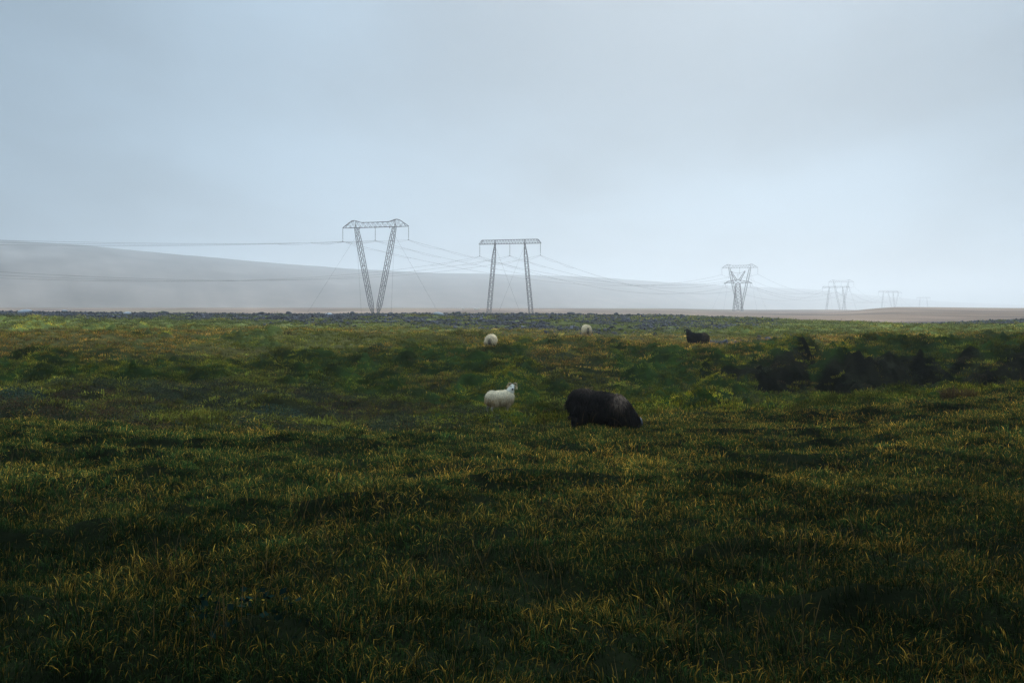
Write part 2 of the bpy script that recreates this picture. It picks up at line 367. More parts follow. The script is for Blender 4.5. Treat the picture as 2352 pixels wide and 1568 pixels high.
# ------------------------------------------------------------------ hills in the mist
m_hill = simple_mat('bare_hill', (.13, .108, .086), .95, .05, .012, .5)
HU = [-1500, -800, -400, 0, 150, 250, 450, 600, 800, 1000, 1120, 1350, 1500, 1700, 1850, 1930, 2050, 2150, 2300, 2500, 2800]
HV = [500, 520, 535, 557, 564, 574, 592, 605, 620, 629, 632, 638, 648, 658, 664, 672, 683, 692, 699, 703, 706]
uu = np.linspace(-1500, 2800, 420); ss = np.concatenate([np.linspace(0, 1, 40), 1+np.linspace(.03, .5, 14)])
U_, S_ = np.meshgrid(uu, ss, indexing='ij')
vt = np.interp(U_, HU, HV)+ (fbm(U_*.006, U_*0, 71, 3)-.5)*3.0
dt = np.interp(U_, [-1500, 0, 1120, 1500, 2000, 2800], [1650, 1850, 2800, 3800, 6000, 7300]); df = np.interp(U_, [-1500, 0, 1120, 1500, 2000, 2800], [800, 900, 1300, 2000, 4000, 5200])
D_ = df+(dt-df)*S_
ztop = (706-vt)/F*dt
prof = np.where(S_ <= 1, 1-(1-np.clip(S_, 0, 1))**1.7, 1-((S_-1)*.9)**2*.5)
zz = -14+(ztop+14)*prof
XX = (U_-1176)/F*D_; YY = D_
zz = zz+(fbm(XX*.008, YY*.008, 73, 4)-.5)*6*np.clip(S_*2, 0, 1)*np.clip((1.2-S_)*1.2, 0.15, 1)*np.clip(ztop/40, .1, 1)
n0, n1_ = U_.shape; idx = np.arange(n0*n1_).reshape(n0, n1_)
Q = np.stack([idx[:-1, :-1], idx[1:, :-1], idx[1:, 1:], idx[:-1, 1:]], -1).reshape(-1, 4)
m_hill = attr_mat('bare_hill', 1., 0., .01, .25)
hs = np.clip(S_, 0, 1)[..., None]; st_ = fbm(U_*.010+S_*3.0, S_*9.0-U_*.004, 77, 4)[..., None]; gl_ = fbm(U_*.03+S_*5, S_*1.2, 79, 3)[..., None]
hcol = (np.array([.20, .150, .118])*(1-hs)+np.array([.125, .125, .118])*hs)*(.35+.9*st_+.45*gl_)
hill = obj('hills', mesh_from('hills', np.stack([XX.ravel(), YY.ravel(), zz.ravel()+EYE], 1), Q, m_hill, hcol.reshape(-1, 3), True))
tag(hill, 'long grey hillside fading to the right into mist', 'hill', kind='structure')

# ------------------------------------------------------------------ steelwork builder
class MB:
    def __init__(s): s.V = []; s.Q = []; s.n = 0
    def add(s, V, Q):
        s.V.append(np.asarray(V, float)); s.Q.append(np.asarray(Q)+s.n); s.n += len(V)
    def bar(s, p, q, w, w2=None):
        p = np.array(p, float); q = np.array(q, float); d = q-p; l = np.linalg.norm(d)
        if l < 1e-6: return
        d /= l; up = np.array([0, 0, 1.]) if abs(d[2]) < .9 else np.array([1., 0, 0])
        a = np.cross(d, up); a /= np.linalg.norm(a); b_ = np.cross(d, a)
        w2 = w if w2 is None else w2
        V = [p+(-a-b_)*w/2, p+(a-b_)*w/2, p+(a+b_)*w/2, p+(-a+b_)*w/2, q+(-a-b_)*w2/2, q+(a-b_)*w2/2, q+(a+b_)*w2/2, q+(-a+b_)*w2/2]
        s.add(V, [[0, 1, 2, 3][::-1], [4, 5, 6, 7], [0, 1, 5, 4], [1, 2, 6, 5], [2, 3, 7, 6], [3, 0, 4, 7]])
    def tube(s, P, r, n=6, cap=True):
        P = np.asarray(P, float); m = len(P); r = np.broadcast_to(np.asarray(r, float), (m,))
        T_ = np.gradient(P, axis=0); T_ /= np.linalg.norm(T_, axis=1)[:, None]+1e-12
        ref = np.array([0, 0, 1.]) if abs(T_[0, 2]) < .9 else np.array([1., 0, 0])
        Vs = []; a = np.cross(T_[0], ref); a /= np.linalg.norm(a)
        for i in range(m):
            a = a-T_[i]*np.dot(a, T_[i]); a /= np.linalg.norm(a)+1e-12; b_ = np.cross(T_[i], a)
            th = np.arange(n)*2*np.pi/n
            Vs.append(P[i]+r[i]*(np.cos(th)[:, None]*a+np.sin(th)[:, None]*b_))
        V = np.concatenate(Vs); Q = []
        for i in range(m-1):
            for k in range(n):
                Q.append([i*n+k, i*n+(k+1) % n, (i+1)*n+(k+1) % n, (i+1)*n+k])
        base = len(V)
        if cap:
            V = np.vstack([V, P[:1], P[-1:]])
            for k in range(0, n, 2):
                Q.append([base, (k+2) % n, (k+1) % n, k]); e = (m-1)*n
                Q.append([base+1, e+k, e+(k+1) % n, e+(k+2) % n])
        s.add(V, Q)
    def build(s, name, mat, parent=None, smooth=False):
        return obj(name, mesh_from(name, np.concatenate(s.V), np.concatenate(s.Q), mat, None, smooth), parent)
def lattice(mb, p0, p1, wf, n, cw, bw, yx=(1, 0, 0), horiz=False, cross=False):
    """square lattice mast from p0 to p1; wf(t) = side width"""
    p0 = np.array(p0, float); p1 = np.array(p1, float); d = p1-p0; d /= np.linalg.norm(d)
    a = np.array(yx, float); a -= d*np.dot(a, d); a /= np.linalg.norm(a); b_ = np.cross(d, a)
    ts = np.linspace(0, 1, n+1); C4 = [(-1, -1), (1, -1), (1, 1), (-1, 1)]
    ring = [[p0+(p1-p0)*t_+(a*c[0]+b_*c[1])*wf(t_)/2 for c in C4] for t_ in ts]
    for i in range(n):
        for k in range(4):
            mb.bar(ring[i][k], ring[i+1][k], cw)
            k2 = (k+1) % 4
            if cross:
                mb.bar(ring[i][k], ring[i+1][k2], bw); mb.bar(ring[i][k2], ring[i+1][k], bw)
            elif i % 2: mb.bar(ring[i][k], ring[i+1][k2], bw)
            else: mb.bar(ring[i][k2], ring[i+1][k], bw)
            if horiz: mb.bar(ring[i+1][k], ring[i+1][k2], bw)
def insulator(root, top, length):
    mb = MB(); top = np.array(top, float)
    mb.tube([top, top-[0, 0, .35]], .05, 5)
    P = []; R = []
    for k in range(int((length-.9)/.16)):
        z = .35+k*.16
        P += [top-[0, 0, z], top-[0, 0, z+.05], top-[0, 0, z+.11]]; R += [.06, .15, .08]
    mb.tube(P, R, 6)
    o = mb.build('insulator', m_insul, root)
    c = MB(); bot = top-np.array([0, 0, length])
    c.tube([bot+[0, 0, .62], bot+[0, 0, .1]], .05, 5); c.bar(bot+[-.05, -.7, 0], bot+[-.05, .7, 0], .14)
    c.bar(bot+[0, -.35, .05], bot+[0, 0, .5], .07); c.bar(bot+[0, .35, .05], bot+[0, 0, .5], .07)
    c.build('clamp', m_steel, o)
def guy(root, p, q):
    m = MB(); m.tube([p, (np.array(p)*.5+np.array(q)*.5), q], .03, 4); m.build('guy_wire', m_steel, root)
INS_V = [(-15.4, 0, 31.1), (0, 0, 31.2), (15.4, 0, 31.1)]
INS_H = [(-14.1, 0, 25.8), (0, 0, 25.8), (14.1, 0, 25.8)]
INS_D = [(-9.2, 0, 18.4), (0, 0, 24.4), (9.2, 0, 18.4)]
def make_v_tower():
    root = empty('guyed_v_pylon')
    bm_ = MB(); cw, bw = .17, .085
    zb = 36.8; yb = .75
    xs = [-15.4, -14.2, -12.9, -11.6, -10.6, -9.5, -8.4, -7.0, -5.8, -4.6, -3.4, -2.3, -1.15, 0, 1.15, 2.3, 3.4, 4.6, 5.8, 7.0, 8.4, 9.5, 10.6, 11.6, 12.9, 14.2, 15.4]
    def top(x):
        return np.interp(abs(x), [0, 5.8, 7.2, 9.2, 10.8, 15.4], [38.9, 38.95, 39.05, 39.85, 39.85, 36.95])
    def wy(x): return np.interp(abs(x), [0, 10.8, 15.4], [yb, yb, .12])
    for i in range(len(xs)-1):
        x0, x1 = xs[i], xs[i+1]
        for sy in (-1, 1):
            bm_.bar((x0, sy*wy(x0), zb), (x1, sy*wy(x1), zb), cw)
            bm_.bar((x0, sy*wy(x0)*.8, top(x0)), (x1, sy*wy(x1)*.8, top(x1)), cw)
            if i % 2: bm_.bar((x0, sy*wy(x0), zb), (x1, sy*wy(x1)*.8, top(x1)), bw)
            else: bm_.bar((x0, sy*wy(x0)*.8, top(x0)), (x1, sy*wy(x1), zb), bw)
        bm_.bar((x0, -wy(x0), zb), (x1, wy(x1), zb), bw); bm_.bar((x0, -wy(x0)*.8, top(x0)), (x1, wy(x1)*.8, top(x1)), bw)
        if 0 < i: bm_.bar((x0, -wy(x0), zb), (x0, wy(x0), zb), bw)
    for sx in (-1, 1):
        bm_.bar((sx*9.2, 0, 36.7), (sx*9.2, 0, 39.8), .22); bm_.bar((sx*7.1, -.6, 36.75), (sx*7.0, -.6, 36.1), .2)
    bm_.bar((-.5, 0, 36.8), (0, 0, 36.2), .12); bm_.bar((.5, 0, 36.8), (0, 0, 36.2), .12)
    bm_.build('crossbeam', m_steel, root)
    for sx in (-1, 1):
        lg = MB()
        lattice(lg, (sx*1.15, 0, .25), (sx*8.9, 0, 36.75), lambda t_: float(np.interp(t_, [0, .1, .84, 1], [.42, 1.62, 1.75, 1.2])), 28, .19, .08)
        for tt in (.10, .32, .56, .84):
            p = np.array([sx*1.15, 0, .25])*(1-tt)+np.array([sx*8.9, 0, 36.75])*tt
            lg.bar(p-[.88, 0, 0], p+[.88, 0, 0], .2)
        l = lg.build('leg', m_steel, root)
        f = MB(); f.bar((sx*1.15, 0, -1.2), (sx*1.15, 0, .3), .9); f.build('footing', m_conc, l)
        for sy in (-1, 1): guy(root, (sx*8.8, 0, 33.6), (sx*19.5, sy*25, -1.5))
    for p in INS_V: insulator(root, (p[0], 0, 36.2 if p[0] == 0 else 36.8), (36.2 if p[0] == 0 else 36.8)-p[2])
    return root
def make_h_tower():
    root = empty('portal_pylon'); bm_ = MB(); cw, bw = .17, .085
    zb, zt = 31.1, 32.9; n = 22
    xb = np.linspace(-14.3, 14.3, n+1); 
    for i in range(n):
        for sy in (-1, 1):
            bm_.bar((xb[i], sy*.7, zb), (xb[i+1], sy*.7, zb), cw)
            xt0, xt1 = np.clip(xb[i]+.65, -12.95, 12.95), np.clip(xb[i+1]+.65, -12.95, 12.95)
            if i < n-1: bm_.bar((xt0, sy*.6, zt), (xt1, sy*.6, zt), cw)
            bm_.bar((xb[i], sy*.7, zb), (xt0, sy*.6, zt), bw if i else cw); bm_.bar((xt0, sy*.6, zt), (xb[i+1], sy*.7, zb), bw if i < n-1 else cw)
        bm_.bar((xb[i], -.7, zb), (xb[i+1], .7, zb), bw); bm_.bar((xb[i], -.7, zb), (xb[i], .7, zb), bw)
        xt0 = np.clip(xb[i]+.65, -12.95, 12.95); bm_.bar((xt0, -.6, zt), (xt0, .6, zt), bw)
    for x in (-6.9, 6.9):
        bm_.bar((x, -.65, zb), (x, -.65, zt), .2); bm_.bar((x, .65, zb), (x, .65, zt), .2); bm_.bar((x, -.7, zb), (x, .7, zb), .25)
    bm_.build('crossbeam', m_steel, root)
    for sx in (-1, 1):
        lg = MB()
        lattice(lg, (sx*9.9, 0, -.5), (sx*6.9, 0, 31.0), lambda t_: float(np.interp(t_, [0, .82, .97, 1], [1.6, 1.35, .5, .45])), 30, .19, .08)
        lg.bar((sx*6.9-.3, 0, 30.7), (sx*6.9+.3, 0, 30.7), .45)
        l = lg.build('leg', m_steel, root)
        f = MB(); f.bar((sx*9.9, 0, -1.6), (sx*9.9, 0, -.45), 2.2); f.build('footing', m_conc, l)
    guy(root, (-6.6, 0, 29.6), (-4.6, 32, -1.5)); guy(root, (6.6, 0, 29.6), (4.6, -32, -1.5))
    for p in INS_H: insulator(root, (p[0], 0, 31.1), 31.1-p[2])
    return root
def make_d_tower():
    root = empty('lattice_pylon')
    b_ = MB()
    lattice(b_, (0, 0, 0), (0, 0, 21.5), lambda t_: 7.0*(1-t_)+2.9*t_, 8, .3, .13, horiz=True, cross=True)
    body = b_.build('body', m_steel, root)
    for sx in (-3.5, 3.5):
        for sy in (-3.5, 3.5):
            f = MB(); f.bar((sx, sy, -1.8), (sx, sy, .25), .9); f.build('footing', m_conc, body)
    c = MB(); n = 14; xs = np.linspace(-10.6, 10.6, n+1)
    bot = lambda x: float(np.interp(abs(x), [0, 1.5, 8, 10.6], [21.5, 21.5, 22.0, 21.1])); top = lambda x: float(np.interp(abs(x), [0, 1.5, 8, 10.6], [23.9, 23.9, 22.9, 21.3])); wy = lambda x: float(np.interp(abs(x), [0, 1.5, 10.6], [1.45, 1.4, .15]))
    for i in range(n):
        x0, x1 = xs[i], xs[i+1]
        for sy in (-1, 1):
            c.bar((x0, sy*wy(x0), bot(x0)), (x1, sy*wy(x1), bot(x1)), .24); c.bar((x0, sy*wy(x0)*.8, top(x0)), (x1, sy*wy(x1)*.8, top(x1)), .24)
            if i % 2: c.bar((x0, sy*wy(x0), bot(x0)), (x1, sy*wy(x1)*.8, top(x1)), .12)
            else: c.bar((x0, sy*wy(x0)*.8, top(x0)), (x1, sy*wy(x1), bot(x1)), .12)
        c.bar((x0, -wy(x0), bot(x0)), (x1, wy(x1), bot(x1)), .12)
    c.build('crossarm', m_steel, root)
    for sx in (-1, 1):
        h = MB(); lattice(h, (sx*1.0, 0, 23.4), (sx*5.4, 0, 30.8), lambda t_: 1.5*(1-t_)+.5*t_, 7, .2, .1); h.build('head_arm', m_steel, root)
    w = MB(); tt = np.linspace(-1, 1, 17); w.tube(np.stack([tt*5.4, tt*0, 29.2+1.6*tt**2], 1), .09, 5); w.build('head_cable', m_steel, root)
    for p in INS_D: insulator(root, (p[0], 0, 29.2 if p[0] == 0 else 22.0), (29.2 if p[0] == 0 else 22.0)-p[2])
    return root
def copy_tree(o, parent=None):
    c = o.copy(); col.objects.link(c); c.parent = parent
    for ch in list(o.children): copy_tree(ch, c)
    return c
def place(root, u, d, rz, sc=(1, 1, 1), dz=0.):
    x = (u-1176)/F*d
    root.location = (x, d, float(H(np.array([x]), np.array([d]))[0])+dz); root.rotation_euler = (0, 0, rz); root.scale = sc
    return root
R = math.radians
GV, GH = 'guyed V-shaped pylons of the power line', 'two-legged portal pylons of the power line'
v1 = place(make_v_tower(), 862, 420, R(-19)); v1.location.z = EYE-3.0
tag(v1, 'tall dark V-shaped guyed pylon with peaked crossbeam, closest of its kind', 'pylon', GV)
v2 = place(copy_tree(v1), 1699, 860, R(-24)); tag(v2, 'grey V-shaped pylon standing directly behind the small lattice pylon', 'pylon', GV)
v3 = place(copy_tree(v1), 1932, 1280, R(-20)); tag(v3, 'faint V-shaped pylon in mist overlapping a lower portal pylon', 'pylon', GV)
v4 = place(copy_tree(v1), 2052, 1900, R(-20)); tag(v4, 'barely visible V-shaped pylon beyond the misty mound, lost in fog', 'pylon', GV)
h1 = place(make_h_tower(), 1171, 440, R(-18)); h1.location.z = EYE-3.0
tag(h1, 'tall dark portal pylon with two spread legs and crossed guys', 'pylon', GH)
h3 = place(copy_tree(h1), 1920, 1080, R(-20), (1, 1, .78)); tag(h3, 'misty portal pylon left of and lower than a V-shaped one', 'pylon', GH)
h4 = place(copy_tree(h1), 2040, 1520, R(-20)); tag(h4, 'pale portal pylon rising from behind the low brown mound', 'pylon', GH)
h5 = place(copy_tree(h1), 2121, 2200, R(-20)); tag(h5, 'farthest and faintest portal pylon, almost dissolved in mist', 'pylon', GH)
d2 = place(make_d_tower(), 1695, 760, R(-22)); tag(d2, 'self-supporting lattice pylon with braced tapering body and forked head', 'pylon')

# conductors
def wpos(root, p):
    c_, s_ = math.cos(root.rotation_euler.z), math.sin(root.rotation_euler.z)
    return np.array([root.location.x+c_*p[0]*root.scale[0]-s_*p[1], root.location.y+s_*p[0]*root.scale[0]+c_*p[1], root.location.z+p[2]*root.scale[2]])
def conductor(pts, sags, label, group):
    mb = MB()
    for k in range(len(pts)-1):
        A, B, sg = pts[k], pts[k+1], sags[k]
        t_ = np.linspace(0, 1, 60)[:, None]; P = A*(1-t_)+B*t_; P[:, 2] -= 4*sg*(t_*(1-t_))[:, 0]
        dm = np.hypot(P[:, 0], P[:, 1]); mb.tube(P, np.clip(dm*.00009, .022, .06), 5)
        for end in (0, 1):                       # damper loop below the clamp
            if k == 0 and end == 0: continue
            seg = P[:9] if end == 0 else P[-9:]
            if np.hypot(*seg[0][:2]) > 600: continue
            tt = np.linspace(0, 1, 15)[:, None]; q = np.array([np.interp(np.linspace(0, 8, 15), np.arange(9), seg[:, j]) for j in range(3)]).T
            f = tt[:, 0] if end == 0 else 1-tt[:, 0]
            sel = f < .75; g = f[sel]/.75
            q = q[sel]; q[:, 2] -= .95*np.abs(np.sin(g*2*np.pi))*(1-.35*g)
            mb.tube(q, .03, 4)
    o = mb.build('power_cable', m_cable); tag(o, label, 'cable', group)
zV0, zH0 = np.array([-270.2, 105.0, 19.6+EYE]), np.array([-198.6, 35.5, 22.7+EYE])
names = ['outer left', 'middle', 'outer right']
for k in range(3):
    off = (k-1)*15.0
    A0 = zV0+np.array([math.cos(R(-34)), math.sin(R(-34)), 0])*off
    conductor([A0, wpos(v1, INS_V[k]), wpos(v2, INS_V[k]), wpos(v3, INS_V[k]), wpos(v4, INS_V[k])], [6, 14, 13, 16],
              'thin %s conductor hung from the V-shaped pylons' % names[k], 'conductors of the V-pylon line')
    A0 = zH0+np.array([math.cos(R(-26)), math.sin(R(-26)), 0])*off*.9
    conductor([A0, wpos(h1, INS_H[k]), wpos(d2, INS_D[k]), wpos(h3, INS_H[k]), wpos(h4, INS_H[k]), wpos(h5, INS_H[k])], [16, 10, 10, 12, 18],
              'thin %s conductor hung from the portal and lattice pylons' % names[k], 'conductors of the portal-pylon line')

# ------------------------------------------------------------------ sheep
def body_mesh(parts, voxel, mat, colf, smooth_it=6):
    """parts: tapered limbs [(p, q, rp, rq)] and ellipsoids [(centre, radii, rotation matrix)] fused into one surface"""
    bm = bmesh.new()
    for e in parts:
        if len(e) == 4:
            p, q, r0, r1 = Vector(e[0]), Vector(e[1]), e[2], e[3]
            n = max(3, int((q-p).length/(min(r0, r1)*.45))+1)
            for k in range(n+1):
                f = k/n; bmesh.ops.create_icosphere(bm, subdivisions=2, radius=r0*(1-f)+r1*f, matrix=Matrix.Translation(p.lerp(q, f)))
        else:
            c_, rad, rot = e
            M = Matrix.Translation(Vector(c_)) @ rot.to_4x4() @ Matrix.Diagonal((*rad, 1))
            bmesh.ops.create_icosphere(bm, subdivisions=4, radius=1.0, matrix=M)
    me = bpy.data.meshes.new('raw'); bm.to_mesh(me); bm.free()
    o = bpy.data.objects.new('raw', me); col.objects.link(o)
    md = o.modifiers.new('r', 'REMESH'); md.mode = 'VOXEL'; md.voxel_size = voxel
    ms = o.modifiers.new('s', 'SMOOTH'); ms.factor = .5; ms.iterations = smooth_it
    dg = bpy.context.evaluated_depsgraph_get(); dg.update()
    out = bpy.data.meshes.new_from_object(o.evaluated_get(dg))
    bpy.data.objects.remove(o); bpy.data.meshes.remove(me)
    nv = len(out.vertices); V = np.zeros(nv*3, np.float32); out.vertices.foreach_get('co', V); V = V.reshape(-1, 3)
    c4 = np.ones((nv, 4), np.float32); c4[:, :3] = colf(V)
    a_ = out.attributes.new('col', 'FLOAT_COLOR', 'POINT'); a_.data.foreach_set('color', c4.ravel())
    out.polygons.foreach_set('use_smooth', np.ones(len(out.polygons), bool))
    out.materials.clear(); out.materials.append(mat)
    return out
def fleece_mesh(me, mask, n, length, width, colf, seed, curl=.02):
    """hanging locks rooted on the body surface"""
    rg = np.random.default_rng(seed)
    np_ = len(me.polygons); cen = np.zeros(np_*3, np.float32); me.polygons.foreach_get('center', cen); cen = cen.reshape(-1, 3)
    nor = np.zeros(np_*3, np.float32); me.polygons.foreach_get('normal', nor); nor = nor.reshape(-1, 3)
    ar = np.zeros(np_, np.float32); me.polygons.foreach_get('area', ar)
    w = ar*mask(cen); w /= w.sum()
    k = rg.choice(np_, n, p=w); P = cen[k]+rg.normal(0, .006, (n, 3)); Nn = nor[k]
    g = np.array([0, 0, -1.])
    tang = g-Nn*(Nn@g)[:, None]; tl = np.linalg.norm(tang, axis=1)[:, None]
    rand = rg.normal(0, 1, (n, 3)); rand -= Nn*np.sum(rand*Nn, 1)[:, None]
    tang = tang/(tl+.25)+rand*.28
    side = np.cross(Nn, tang); side /= np.linalg.norm(side, axis=1)[:, None]+1e-9
    Ls = length*rg.uniform(.55, 1.35, n)[:, None]; Ws = width*rg.uniform(.6, 1.4, n)[:, None]
    segs = 4; Vs = []; Cs = []; c0 = colf(P, rg)
    ph = rg.uniform(0, 6.28, n)[:, None]
    for i in range(segs+1):
        f = i/segs
        # leaves the skin outwards, then falls
        pos_ = P+Nn*(Ls*(.42*np.sin(f*1.9)))+tang*(Ls*f*f*.55+Ls*f*.25)+g*(Ls*f*f*.35)+side*curl*np.sin(ph+f*5)*f
        wid = Ws*np.interp(f, [0, .35, .8, 1], [.8, 1., .6, .08])
        Vs += [pos_-side*wid*.5+Nn*.0, pos_+Nn*wid*.25, pos_+side*wid*.5]
        sh = 1.0
        Cs += [c0*sh]*3
    V = np.stack(Vs, 1).reshape(-1, 3); Cc = np.stack(Cs, 1).reshape(-1, 3)
    q = []
    for i in range(segs):
        q += [[3*i, 3*i+1, 3*i+4, 3*i+3], [3*i+1, 3*i+2, 3*i+5, 3*i+4]]
    q = np.array(q); Q = (q[None]+(np.arange(n)*3*(segs+1))[:, None, None]).reshape(-1, 4)
    return mesh_from('fleece', V, Q, m_wool, Cc, True)
I3 = Matrix.Identity(3)
def sheep_parts(pose, head_dir, body_len=1.0):
    """local frame: +X is where the body points, z = 0 the ground"""
    L_ = body_len
    p = [((.26*L_, 0, .60), (.25, .215, .255), I3), ((0, 0, .585), (.40*L_, .245, .25), I3), ((-.33*L_, 0, .60), (.22, .215, .245), I3)]
    for sy in (-1, 1):
        fo = .03*sy
        p += [((.27*L_+fo, sy*.11, .48), (.29*L_+fo, sy*.11, .26), .085, .047), ((.29*L_+fo, sy*.11, .26), (.275*L_+fo, sy*.11, .07), .040, .030),
              ((.275*L_+fo, sy*.11, .07), (.30*L_+fo, sy*.11, .025), .034, .036)]
        p += [((-.36*L_-fo, sy*.12, .52), (-.30*L_-fo, sy*.125, .38), .13, .09), ((-.30*L_-fo, sy*.125, .38), (-.45*L_-fo, sy*.12, .235), .075, .042),
              ((-.45*L_-fo, sy*.12, .235), (-.42*L_-fo, sy*.12, .07), .036, .030), ((-.42*L_-fo, sy*.12, .07), (-.395*L_-fo, sy*.12, .025), .034, .036)]
    p += [((-.50*L_, 0, .70), (-.57*L_, 0, .50), .045, .03)]          # short tail
    hd = Vector(head_dir).normalized()
    if pose == 'up':
        nb = Vector((.34*L_, 0, .68)); hc = Vector((.52*L_, 0, .985))
        hc = hc+Vector((hd.x, hd.y, 0))*.05
        p += [(nb, nb.lerp(hc, .55), .19, .135), (nb.lerp(hc, .55), hc-hd*.03, .135, .095)]
    else:
        if pose == 'graze_hump': p += [((.30*L_, 0, .66), (.22, .20, .155), I3), ((.04*L_, 0, .69), (.30, .22, .175), I3), ((-.26*L_, 0, .72), (.30, .21, .14), I3)]
        nb = Vector((.36*L_, 0, .60)); hc = Vector((.74*L_, 0, .26))
        p += [(nb, nb.lerp(hc, .5), .20, .15), (nb.lerp(hc, .5), hc, .15, .095)]
    side = hd.cross(Vector((0, 0, 1))).normalized(); up = side.cross(hd).normalized()
    Rm = Matrix((hd, side, up)).transposed()
    p += [(hc, (.105, .078, .09), Rm), (hc+hd*.04-up*.012, hc+hd*.165-up*.055, .072, .045), (hc+hd*.165-up*.055, hc+hd*.20-up*.065, .044, .036)]
    for s_ in (-1, 1):
        e0 = hc-hd*.03+side*s_*.07+up*.03; e1 = e0+side*s_*.11-hd*.02-up*.025
        p += [(e0, e1, .024, .014), (e0.lerp(e1, .45)-up*.008, e0.lerp(e1, .6)-up*.01, .027, .025)]
    return p, hc, hd, side, up
def make_sheep(label, group, pose, head_dir, wool, skin, loc, rz, nlocks, llen, lwid, horns=None, voxel=.013, seed=1, scale=1.0, blen=1.0, pitch=0.0):
    parts, hc, hd, sd_, up = sheep_parts(pose, head_dir, blen)
    hcn = np.array(hc); hdn = np.array(hd)
    def colf(V):
        rel = V-hcn; f = rel@hdn; dist = np.linalg.norm(rel, axis=1)
        c = np.tile(np.array(skin['coat']), (len(V), 1))
        hm = (dist < .24) & (f > -.04)
        c[hm] = skin['face']
        n_ = (hm & (f > .195)); c[n_] = skin['nose']
        nn = hm & (f > .175) & (np.abs(rel@np.array(sd_)) < .022); c[nn] = skin['nose']
        lg = V[:, 2] < .30; lg &= dist > .3; c[lg] = skin['leg']; c[(V[:, 2] < .035) & (dist > .3)] = (.02, .018, .015)
        return c
    me = body_mesh(parts, voxel, m_skin, colf); me.name = 'sheep'
    o = obj('sheep', me); tag(o, label, 'sheep', group)
    def mask(P):
        rel = P-hcn; f = rel@hdn; dist = np.linalg.norm(rel, axis=1)
        m = np.ones(len(P)); m[(dist < .27) & (f > -.05)] = 0; m[(dist < .14)] = 0
        m *= np.clip((P[:, 2]-.31)/.10, 0, 1) if pose == 'up' else np.where(P[:, 0] > .5*blen, 1, np.clip((P[:, 2]-.24)/.10, 0, 1))
        return m
    fl = obj('fleece', fleece_mesh(me, mask, nlocks, llen, lwid, wool, seed), o)
    for s_ in (-1, 1):
        mb = bmesh.new(); bmesh.ops.create_uvsphere(mb, u_segments=10, v_segments=8, radius=.016, matrix=Matrix.Translation(hc+hd*.065+sd_*s_*.066+up*.022))
        em = bpy.data.meshes.new('eye'); mb.to_mesh(em); mb.free(); em.materials.append(m_eye); obj('eye', em, o)
    if horns:
        for s_ in (-1, 1):
            P = horns['path'](s_); n = len(P); rad = np.interp(np.linspace(0, 1, n), [0, .2, .8, 1], [horns['r'], horns['r']*.95, horns['r']*.5, horns['r']*.15])
            rad = rad*(1+.06*np.sin(np.arange(n)*1.9))
            P = [np.array(hc+hd*a_+sd_*b_+up*c_) for a_, b_, c_ in P]
            mb = MB(); mb.tube(P, rad, 8); h_ = mb.build('horn', m_horn, o, True)
            a_ = h_.data.attributes.new('col', 'FLOAT_COLOR', 'POINT'); nv = len(h_.data.vertices)
            c4 = np.ones((nv, 4), np.float32); ff = np.minimum(np.arange(nv)//8/(n-1), 1)[:, None]
            c4[:, :3] = np.array(horns['c0'])*(1-ff)+np.array(horns['c1'])*ff; a_.data.foreach_set('color', c4.ravel())
    o.location = loc; o.rotation_euler = (0, pitch, rz); o.scale = (scale,)*3
    return o
def at(u, d): 
    x = (u-1176)/F*d
    return (x, d, float(H(np.array([x]), np.array([d]))[0]))
def wool_white(P, rg):
    n = len(P); st = np.clip((.74-P[:, 2])/.22+rg.normal(0, .30, n), 0, 1)[:, None]*rg.uniform(.55, 1, (n, 1))
    rear = np.clip((-P[:, 0]-.30)/.2, 0, 1)[:, None]*.25
    st = np.clip(st+rear*(P[:, 2] < .66)[:, None], 0, 1)
    return (np.array([.84, .68, .45])*(1-st)+np.array([.36, .21, .085])*st)*rg.uniform(.78, 1.12, (n, 1))
def wool_cream(P, rg):
    n = len(P); st = np.clip((.55-P[:, 2])/.3+rg.normal(0, .2, n), 0, 1)[:, None]
    cl_ = (np.exp(-(P[:, 1]/.05)**2)*(P[:, 0] < -.42)*(P[:, 2] < .72)*(P[:, 2] > .36))[:, None]
    c_ = np.array([.84, .64, .39])*(1-st)+np.array([.50, .31, .15])*st
    c_ = c_*rg.uniform(.8, 1.1, (n, 1)); return c_+(np.array([.06, .045, .04])-c_)*np.clip(cl_*1.2, 0, .9)
def wool_black(P, rg):
    n = len(P)
    sh = np.exp(-(((P[:, 0]-.36)/.13)**2+((P[:, 2]-.80)/.12)**2)); sh += .7*np.exp(-(((P[:, 0]+.34)/.24)**2+((P[:, 2]-.93)/.07)**2))  # highlights on shoulder and rump top, painted into the wool colour
    sh = np.clip(sh*rg.uniform(.2, 1.2, n), 0, 1)[:, None]
    return (np.array([.013, .0105, .0095])*(1-sh)+np.array([.20, .135, .095])*sh)*rg.uniform(.6, 1.5, (n, 1))
def wool_dark(P, rg):
    n = len(P); sh = (np.clip(-(P[:, 0]+.12)/.25, 0, 1)*rg.uniform(0, 1, n))[:, None]
    return (np.array([.013, .012, .012])*(1-sh)+np.array([.085, .055, .03])*sh)*rg.uniform(.6, 1.4, (n, 1))
def ring_horn(s_):
    out = []
    for k in range(34):
        f = k/33; th = R(160)-f*R(330)
        out.append((-.035+.07*f, s_*(.102+.066*math.cos(th)*(1-.15*f)), .074+.052*math.sin(th)*(1-.1*f)))
    return out
def small_horn(s_):
    return [(-.03-.16*f, s_*(.045+.075*f), .075+.035*math.sin(f*2.4)) for f in np.linspace(0, 1, 14)]
def arc_horn(s_):
    out = []
    for k in range(22):
        f = k/21; th = R(165)-f*R(215)
        out.append((-.03+.03*f, s_*(.10+.072*math.cos(th)), .075+.06*math.sin(th)))
    return out
